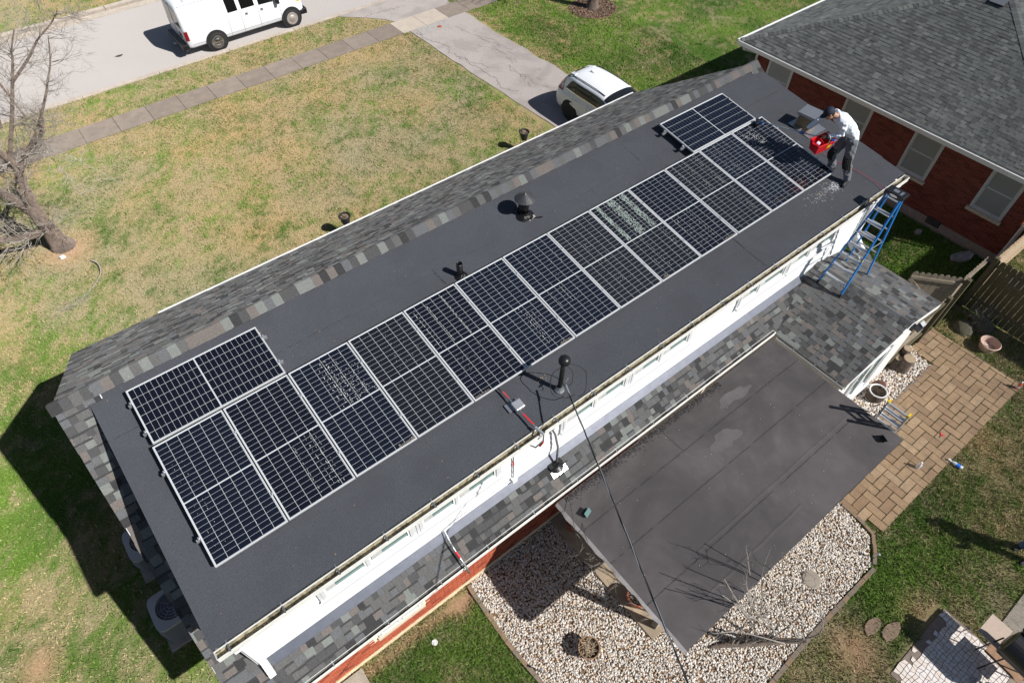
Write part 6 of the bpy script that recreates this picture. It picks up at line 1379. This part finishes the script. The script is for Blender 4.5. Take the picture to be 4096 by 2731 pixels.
bl = thing('barrel_planter', 'round wood barrel planter on the small pebble bed by the white wing', 'planter', (14.25, -5.27, G))
obj('barrel', MB().lathe((14.25, -5.27, G), [(0, 0), (.19, 0), (.23, .16), (.21, .32), (.18, .32), (.17, .25), (0, .25)], 24), mat('barrel_brown', (.10, .07, .05), .85, .4, 12), bl); obj('rim', MB().lathe((14.25, -5.27, G), [(.215, .30), (.222, .335), (.205, .34), (.185, .325)], 26), m_trim, bl); stuff(obj('dead_stems', stalks(60, (14.25, -5.27, G+.25), .13, .03, .16, .1), mat('dark_stems', (.14, .10, .07), .9), bl))
o = obj('coir_ball', MB().lathe((14.72, -5.16, G), [(0, .16), (.07, .14), (.13, .09), (.15, .04), (.12, 0)], 9, sx=1.1), mat('lava_rock', (.13, .055, .04), .95, .4, 20, .8, 40)); tag(o, 'rough reddish brown rock beside the barrel planter', 'rock')
for (x, y, r, h, lab) in ((15.62, -5.22, .15, .52, 'tallest cut log stump standing by the white wing corner'), (15.80, -5.02, .11, .60, 'narrow log stump behind the tallest one, touching the wall'), (15.52, -5.02, .10, .42, 'short log stump against the white wall')):
    t = thing('log_stump', lab, 'log', (x, y, G)); obj('bark', MB().lathe((x, y, G), [(r*1.1, 0), (r, h*.5), (r, h)], 14), m_bark, t); obj('cut_face', MB().lathe((x, y, G+h), [(r, -.001), (r*.9, .006), (0, .008)], 14), m_dead, t)
def bottle(x, y, label, col, h=.26, lying=False, cap=(.8, .8, .82)):
    t = thing('bottle', label, 'bottle', (0, 0, 0)); mb_ = mat('bottle_'+label[:6], col, .25, spec=.6)
    obj('flask', MB().lathe((0, 0, 0), [(0, 0), (.045, 0), (.048, .01), (.048, h*.62), (.018, h*.8), (.016, h*.88), (0, h*.88)], 16), mb_, t, smooth=True)
    obj('wrapper', MB().lathe((0, 0, h*.18), [(.049, 0), (.049, h*.3)], 16), m_trim if not lying else MATS['blue_plastic'], t)
    hd = obj('cap', MB().lathe((0, 0, h*.86), [(.02, 0), (.02, h*.12), (0, h*.13)], 12), mat('cap_'+label[:6], cap, .4), t)
    if lying: obj('trigger', MB().box((-.02, -.09, h*.95), (.02, .03, h*1.12)).box((-.01, -.075, h*.72), (.01, -.055, h*.98)), m_trim, t); t.rotation_euler = (math.radians(88), 0, math.radians(-172)); t.location = (x, y, G+.05)
    else: t.location = (x, y, G+.038)
    return t
bottle(13.27, -7.05, 'white plastic bottle standing upright on the pavers', (.65, .66, .70)); bottle(14.09, -7.72, 'spray bottle lying on the grass beside the pavers', (.55, .62, .66), .30, True); bottle(17.42, -7.40, 'red bottle standing at the far right corner of the pavers', (.60, .12, .10), .28)
pl = thing('pliers', 'small red handled pliers lying open on the pavers', 'pliers', (14.54, -6.93, G+.04)); obj('handle', MB().bar((14.52, -6.95, G+.05), (14.62, -6.88, G+.05), .016), m_redl, pl); obj('handle', MB().bar((14.52, -6.95, G+.05), (14.62, -6.98, G+.05), .016), m_redl, pl); obj('jaws', MB().bar((14.46, -6.95, G+.05), (14.52, -6.95, G+.05), .02), m_steel, pl)
o = obj('white_lid', MB().lathe((2.09, -3.21, G+.02), [(0, .03), (.055, .03), (.062, .02), (.062, 0)], 24), m_white); tag(o, 'small round white lid lying in the green grass', 'lid')
for (x, y, lab) in ((10.52, -7.66, 'metal garden light at the curved brick edging corner'), (3.42, -4.93, 'metal garden light at the left brick edging of the gravel'), (10.58, -9.6, 'metal garden light beside the white mosaic slab')):
    t = thing('garden_light', lab, 'garden light', (x, y, G)); obj('stake', MB().tube([(x, y, G), (x, y, G+.28)], .012, 8), m_steel, t); obj('head', MB().lathe((x, y, G+.26), [(.02, 0), (.028, .03), (.03, .04), (0, .045)], 14), m_steel, t)
tr = thing('garden_tray', 'white cracked oval tray lying in the shaded grass by the brick house', 'tray', (21.0, -4.05, G)); mb = MB()
pts = [(20.62, -3.86), (20.74, -4.08), (21.05, -4.22), (21.32, -4.18), (21.34, -4.02), (21.0, -3.84), (20.75, -3.76)]; cx, cy = 20.98, -4.0; inn = [(cx+(a-cx)*.72, cy+(b-cy)*.62) for a, b in pts]
for i in range(7): j = (i+1) % 7; mb.face([(*pts[i], G+.12), (*pts[j], G+.12), (*inn[j], G+.06), (*inn[i], G+.06)]).face([(*pts[i], G), (*pts[j], G), (*pts[j], G+.12), (*pts[i], G+.12)])
mb.face([(*q, G+.06) for q in inn]); obj('tray', mb, mat('old_plaster', (.48, .46, .44), .9, .3, 10), tr)
o = obj('white_stone', MB().lathe((21.0, -2.55, G), [(.10, 0), (.09, .08), (.04, .11), (0, .11)], 9, sx=1.5), m_conc); tag(o, 'pale stone half in the sun patch beside the brick house', 'stone')
wp = thing('washtub_planter', 'pale round tub in the deep shade by the dark fence', 'planter', (18.11, -6.24, G)); obj('tub', MB().lathe((18.11, -6.24, G), [(0, 0), (.18, 0), (.25, .24), (.27, .25), (.25, .27), (.235, .24), (.19, .08), (0, .08)], 26), mat('faded_pink', (.50, .36, .30), .8, .2, 9), wp); obj('stems', stalks(7, (18.0, -6.2, G+.1), .03, .1, .2, .2, w0=.008), m_trim, wp)
for (x, y, s, lab) in ((18.31, -5.50, .28, 'dark boulder in the shade nearer the gate post'), (18.75, -5.75, .32, 'dark boulder in the shade nearer the dark fence')):
    o = obj('boulder', MB().lathe((x, y, G-.02), [(s, 0), (s*.95, s*.4), (s*.6, s*.75), (0, s*.85)], 10, sx=1.1), mat('mossy_rock', (.13, .12, .08), .95, .4, 8, .8, 20), smooth=True); tag(o, lab, 'boulder')
def branch(mb, p, d, L, r, depth, gens, up_=.15, wob_=.35, n=6, kids=(3, 5), ratio=.62, seg=5, kmin=.25):
    pts = [Vector(p)]; d = Vector(d).normalized(); dirs = [d]
    for i in range(seg):
        d = (d+Vector((random.gauss(0, wob_), random.gauss(0, wob_), random.gauss(0, wob_)+up_))*.35).normalized(); pts.append(pts[-1]+d*L/seg); dirs.append(d)
    mb.tube(pts, [r*(1-.7*i/seg) for i in range(seg+1)], max(3, n), cap=False)
    if depth < gens:
        for _ in range(random.randint(*kids)):
            f = random.uniform(kmin, 1); i = min(int(f*seg), seg-1); q = pts[i].lerp(pts[i+1], f*seg-i); dd = dirs[i]; s = dd.orthogonal().normalized(); s.rotate(Matrix.Rotation(random.uniform(0, 6.28), 3, dd))
            branch(mb, q, dd*.75+s*random.uniform(.5, 1.1), L*ratio*random.uniform(.7, 1.15), max(r*(1-.7*f)*.6, .0035), depth+1, gens, up_, wob_, n-1, kids, ratio, max(3, seg-1), kmin)
shr = thing('twiggy_shrub', 'leafless grey twig bush in the shade below the dark fence', 'shrub', (18.83, -5.65, G)); mb = MB()
for k in range(9): branch(mb, (18.8+random.gauss(0, .04), -5.65+random.gauss(0, .04), G), (random.gauss(0, .6), random.gauss(0, .6), 1), .5, .010, 0, 2, n=4, kids=(3, 5))
obj('twigs', mb, m_lichen, shr)
# bare sapling by the patio roof
sap = thing('bare_sapling', 'bare thin sapling bending over the gravel with pale twigs above the patio roof', 'tree', (6.95, -7.15, G)); mb = MB()
tk = curve([(6.35, -6.66, G+.05), (6.62, -6.85, G+.14), (6.95, -7.1, G+.22), (7.3, -7.35, G+.30), (7.62, -7.6, G+.36), (7.75, -7.75, G+.5)], 5)
mb.tube(tk, [.03+.035*math.sin(math.pi*i/len(tk)) for i in range(len(tk))], 9); obj('trunk', mb, m_bark, sap, smooth=True)
mb = MB(); tips = [(6.69, -6.08, -2.2), (7.04, -6.30, -2.2), (6.43, -6.32, -2.25), (6.04, -6.16, -2.2), (6.01, -6.42, -2.3), (5.86, -6.30, -2.3), (6.2, -6.6, -2.4), (6.9, -6.55, -2.0), (7.4, -6.9, -2.6), (6.6, -6.9, -2.8), (7.7, -7.3, -3.2), (5.6, -6.6, -3.0)]
for i, tp in enumerate(tips):
    b0 = Vector(tk[min(len(tk)-1, 6+i)]) ; tp = Vector(tp); m1 = b0.lerp(tp, .4)+Vector((random.uniform(-.1, .35), random.uniform(-.5, -.1), .1)); m2 = b0.lerp(tp, .75)+Vector((random.uniform(-.05, .15), random.uniform(-.2, .0), .05))
    cv = curve([b0, m1, m2, tp], 4); mb.tube(cv, [.014*(1-.8*k/len(cv))+.002 for k in range(len(cv))], 5)
    for _ in range(8):
        q = random.choice(cv[4:]); branch(mb, q, (tp-b0).normalized()+Vector((random.gauss(0, .6), random.gauss(0, .6), random.gauss(0, .4))), random.uniform(.15, .38), .0042, 0, 1, n=4, kids=(1, 2), seg=3)
obj('twigs', mb, m_lichen, sap)
# dead vine along the patio roof edge
vn = thing('dead_vine', 'dead vine with pale curls hanging along the left patio roof edge', 'vine', (5.0, -4.4, -3.1)); mb = MB(); mb.tube(curve([(5.02, -3.5, -3.1), (4.98, -4.0, -3.12), (4.96, -4.4, -3.15), (5.0, -4.9, -3.14), (5.02, -5.7, -3.12)], 8), .006, 5)
for k in range(16): branch(mb, (4.98, random.uniform(-5.8, -3.8), -3.13), (-1, random.gauss(0, .8), random.gauss(-.3, .4)), random.uniform(.08, .25), .004, 0, 1, n=4, kids=(1, 3), seg=3)
obj('twigs', mb, m_lichen, vn)

# ------------------------------------------------------------------ trees
random.seed(21)
T1 = thing('bare_tree', 'large bare tree with a forked trunk at the left edge of the front lawn', 'tree', (-.68, 13.6, G)); mb = MB(); b0 = Vector((-.68, 13.6, G))
def limb(mb, pts, radii, n=12): c = curve(pts, 6); rr = [np.interp(i/(len(c)-1), np.linspace(0, 1, len(radii)), radii) for i in range(len(c))]; mb.tube(c, rr, n); return c
stem = limb(mb, [b0-Vector((-.05, 0, .1)), b0+Vector((0, 0, .25)), b0+Vector((0, 0, .7)), b0+Vector((-.02, 0, 1.3)), b0+Vector((.1, 0, 2.2))], [.40, .27, .22, .19, .15], 18)
lA = limb(mb, [b0+Vector((.05, 0, 1.9)), (-.44, 13.6, -2.99), (-.48, 13.5, -2.4), (-.9, 13.4, -1.2), (-1.2, 13.2, .3), (-1.4, 13.2, 2)], [.14, .11, .09, .07, .05, .03])
lB = limb(mb, [(-.5, 13.6, -3.1), (-.2, 13.6, -2.75), (.08, 13.6, -2.47), (.54, 13.6, -2.22), (.81, 13.6, -1.82), (.9, 13.5, -1.5)], [.10, .08, .065, .05, .04, .025])
lC = limb(mb, [(-.75, 13.55, G+.75), (-1.33, 13.6, -4.93), (-1.89, 13.6, -4.70), (-2.7, 13.5, -4.4), (-3.6, 13.4, -3.9), (-4.6, 13.4, -3.0)], [.12, .11, .10, .09, .07, .05])
lD = limb(mb, [(-.72, 13.6, G+1.3), (-1.2, 13.8, G+2.4), (-1.9, 14.0, G+3.6), (-2.4, 14.2, G+5), (-2.7, 14.3, G+6.6)], [.15, .12, .09, .07, .04])
lE = limb(mb, [(-.5, 13.4, -2.6), (.2, 13.5, -1.5), (.69, 13.6, -.68), (.98, 13.6, -.17), (1.08, 13.6, .06), (1.39, 13.6, .5)], [.06, .05, .04, .03, .022, .014])
lF = limb(mb, [(.69, 13.6, -.68), (1.3, 13.6, -.25), (1.73, 13.6, .12), (2.2, 13.6, .4), (2.49, 13.6, .66)], [.04, .033, .025, .02, .01])
lG = limb(mb, [(.08, 13.6, -2.47), (.6, 13.4, -1.9), (1.2, 13.5, -1.2), (1.41, 13.6, -.93), (1.72, 13.6, -.48), (2.0, 13.6, .15)], [.045, .04, .032, .025, .02, .012])
obj('trunk', mb, m_bark, T1, smooth=True)
mb = MB()
for c, nb_, L, r in ((lA, 44, 1.4, .018), (lB, 36, 1.0, .013), (lC, 44, 1.4, .017), (lD, 50, 1.5, .019), (lE, 34, 1.0, .012), (lF, 26, .85, .009), (lG, 28, .85, .010), (stem, 26, 1.0, .012)):
    for _ in range(nb_):
        i = random.randint(3, len(c)-2); d = (c[i+1]-c[i]).normalized(); s = d.orthogonal().normalized(); s.rotate(Matrix.Rotation(random.uniform(0, 6.28), 3, d))
        branch(mb, c[i], d*.5+s, L*random.uniform(.5, 1.1), r, 0, 2, n=5, kids=(3, 5), ratio=.6)
obj('branches', mb, m_lichen, T1)
mb = MB()
dr_ = limb(mb, [(-.1, 13.5, -2.5), (.5, 13.3, -2.55), (.85, 13.2, -2.7), (1.2, 12.9, -3.1), (1.7, 12.5, -3.7)], [.014, .013, .010, .008, .004], 6); dr2 = limb(mb, [(.45, 13.3, -2.55), (.55, 13.2, -3.0), (.6, 13.2, -3.5), (.62, 13.1, -4.0)], [.012, .010, .008, .004], 6)
for c in (dr_, dr2):
    for _ in range(12): i = random.randint(2, len(c)-2); branch(mb, c[i], (random.gauss(0, 1), random.gauss(0, 1), random.gauss(-.2, .5)), .45, .007, 0, 1, n=4, kids=(2, 4), seg=3)
obj('lichen_branches', mb, mat('pale_lichen', (.36, .35, .31), .9, .4, 25), T1)
o = obj('rock', MB().lathe((-.78, 13.05, G), [(.07, 0), (.06, .07), (0, .09)], 8, sx=1.3), m_white); tag(o, 'small white rock at the foot of the big bare tree', 'rock')
fb_ = thing('fallen_branch', 'thin pale fallen branch curving over the lawn below the bare tree', 'branch', (.0, 12.0, G)); mb = MB()
limb(mb, [(-.13, 12.35, G+.05), (.0, 12.0, G+.07), (-.08, 11.55, G+.05), (-.45, 11.1, G+.05), (-.9, 10.8, G+.05), (-1.3, 10.6, G+.05)], [.02, .02, .016, .012, .008, .005], 6)
for _ in range(12): branch(mb, (random.uniform(-1.2, -.4), random.uniform(10.7, 11.1), G+.05), (-1, -.3, .02), .4, .006, 0, 1, up_=0, n=4, kids=(1, 3), seg=3)
obj('stick', mb, m_lichen, fb_)
random.seed(5)
T3 = thing('street_tree', 'young bare tree by the kerb with its twigs over the street, upper left', 'tree', (-.6, 22.3, G)); mb = MB(); c = limb(mb, [(-.75, 21.9, G), (-.55, 21.95, G+.6), (.0, 22, G+1.5), (.2, 22, G+2.7), (.3, 22, G+4.2), (.5, 22, G+5.5)], [.11, .09, .07, .055, .04, .02], 9); obj('trunk', mb, m_bark, T3, smooth=True); mb = MB()
for _ in range(34):
    i = random.randint(9, len(c)-2); d = (c[i+1]-c[i]).normalized(); s = d.orthogonal().normalized(); s.rotate(Matrix.Rotation(random.uniform(0, 6.28), 3, d)); branch(mb, c[i], d*.6+s, random.uniform(.9, 1.9), .018, 0, 2, n=4, kids=(3, 5), ratio=.6)
obj('branches', mb, m_lichen, T3)
sg_ = thing('sign_post', 'thin rusty brown metal post standing in the verge beside the street', 'post', (.19, 21.95, G)); obj('post', MB().tube([(.19, 21.9, G), (-.0, 21.9, G+2.6)], .035, 8), mat('rusty_post', (.20, .11, .07), .8, .3, 20), sg_)
# tree in the neighbour's lawn: only the foot is in frame, its shadow reaches the sidewalk
random.seed(9)
T2_ = thing('lawn_tree', 'trunk of a bare tree in a mulch ring, cut by the top of the frame', 'tree', (23.5, 15.5, G)); mb = MB(); b0 = Vector((23.5, 15.5, G))
c = limb(mb, [b0-Vector((0, 0, .1)), b0+Vector((0, 0, .35)), b0+Vector((0, 0, 1.2)), b0+Vector((.05, 0, 2.3))], [.38, .24, .21, .19], 14); obj('trunk', mb, m_bark, T2_, smooth=True); mb = MB()
for k in range(7):
    a = k*.9; d = Vector((math.cos(a)*.5, math.sin(a)*.5, 1)); branch(mb, b0+Vector((.03, 0, 1.9+.1*k)), d, 3.1, .085, 0, 3, n=6, kids=(4, 6), ratio=.58, wob_=.25)
obj('branches', mb, m_bark, T2_)
n = 2600; a = rng.uniform(0, 6.28, n); r_ = np.sqrt(rng.random(n))*1.12; x = 23.5+r_*np.cos(a); y = 15.45+r_*np.sin(a)*.95; an = rng.uniform(0, 3.14, n); L = rng.uniform(.02, .06, n)
dx, dy = np.cos(an)*L, np.sin(an)*L; V = np.stack([np.stack([x-dx, y-dy, G+.02+0*x], 1), np.stack([x+dx, y+dy, G+.02+rng.uniform(0, .03, n)], 1), np.stack([x-dy*.5, y+dx*.5, G+.035+rng.uniform(0, .03, n)], 1)], 1).reshape(-1, 3)
me = np_mesh('mulch', V, np.arange(3*n).reshape(-1, 3), m_blade, np.repeat(np.array([[.28, .20, .16]])*rng.uniform(.3, 1.6, (n, 1)), 3, 0)); o = bpy.data.objects.new('mulch', me); C.objects.link(o); stuff(tag(o, 'brown bark mulch ring around the lawn tree', 'mulch'))
struct('mulch_bed', MB().prism([(23.5+1.15*math.cos(k*.35), 15.45+1.1*math.sin(k*.35)) for k in range(18)], G-.02, G+.014), m_dirt)

# ------------------------------------------------------------------ smoker grill at the lower right
sm = thing('smoker_grill', 'black barrel smoker grill on legs in the lower right corner', 'grill', (10.4, -10.4, G)); H = G+1.0
ax_ = Vector((-.08, -1, 0)).normalized(); c0 = Vector((10.42, -10.42, H)); 
obj('barrel', MB().tube([c0-ax_*.40, c0-ax_*.39, c0+ax_*.55, c0+ax_*.56], [.24, .29, .29, .24], 28), m_black, sm, smooth=False, bevel=.006)
obj('end_cap', MB().lathe(c0-ax_*.40, [(0, .04), (.12, .035), (.2, .01), (.24, -.02)], 24, ax=tuple(-ax_)), m_black, sm, smooth=True)
obj('chimney', MB().tube([c0+Vector((.26, .30, -.05)), c0+Vector((.26, .30, .28))], .07, 14).lathe(c0+Vector((.26, .30, .30)), [(.11, 0), (.0, .05)], 14), m_black, sm)
obj('side_shelf', MB().obox((10.72, -9.88, G+.60), (.54, -.02, 0), (.02, .40, 0), (0, 0, .03)), mat('shelf_tan', (.42, .33, .27), .7, .1, 9), sm)
for k, (x, y) in enumerate(((10.2, -10.15), (10.5, -9.95), (10.6, -10.75), (10.9, -10.6))): obj('leg', MB().bar((x, y, G), (x+.02, y-.02, H-.1), .022), m_black, sm)
obj('handle', MB().tube(curve([(10.28, -10.45, H+.02), (10.2, -10.55, H+.06), (10.28, -10.75, H+.04)], 6), .012, 8), m_chrome, sm)
obj('lower_rack', MB().obox((10.52, -10.35, G+.35), ax_*.7, Vector((-ax_.y, ax_.x, 0))*.35, (0, 0, .015)), m_rust, sm)
bg_ = thing('charcoal_bag', 'crumpled white and navy bag on the ground under the grill', 'bag', (10.1, -10.72, G)); mb = MB(); blob(mb, (10.1, -10.72, G+.18), .17, 10, sx=1.2, sy=.8, sz=1.1); o = obj('sack', mb, m_white, bg_, recalc=True); remesh(o, .012, .06, .07)
obj('print', MB().obox((10.06, -10.62, G+.30), (.2, .04, 0), (-.02, .09, -.03), (0, .01, .02)), m_navy, bg_)
for k in range(2):
    o = obj('pot_handle_ring', MB().tube([(9.9+.07*math.cos(a), -10.2+.05*math.sin(a), G+.03) for a in [i*.4 for i in range(17)]], .008, 6), m_steel) if k == 0 else None
    if o: tag(o, 'small metal ring lying near the grill', 'ring')
o = obj('grey_tote', MB().box((20.7, -5.9, G), (21.3, -5.3, G+.25)), mat('slate_box', (.12, .12, .13), .6), bevel=.03); tag(o, 'dark grey box on the grass beyond the fence corner', 'box')
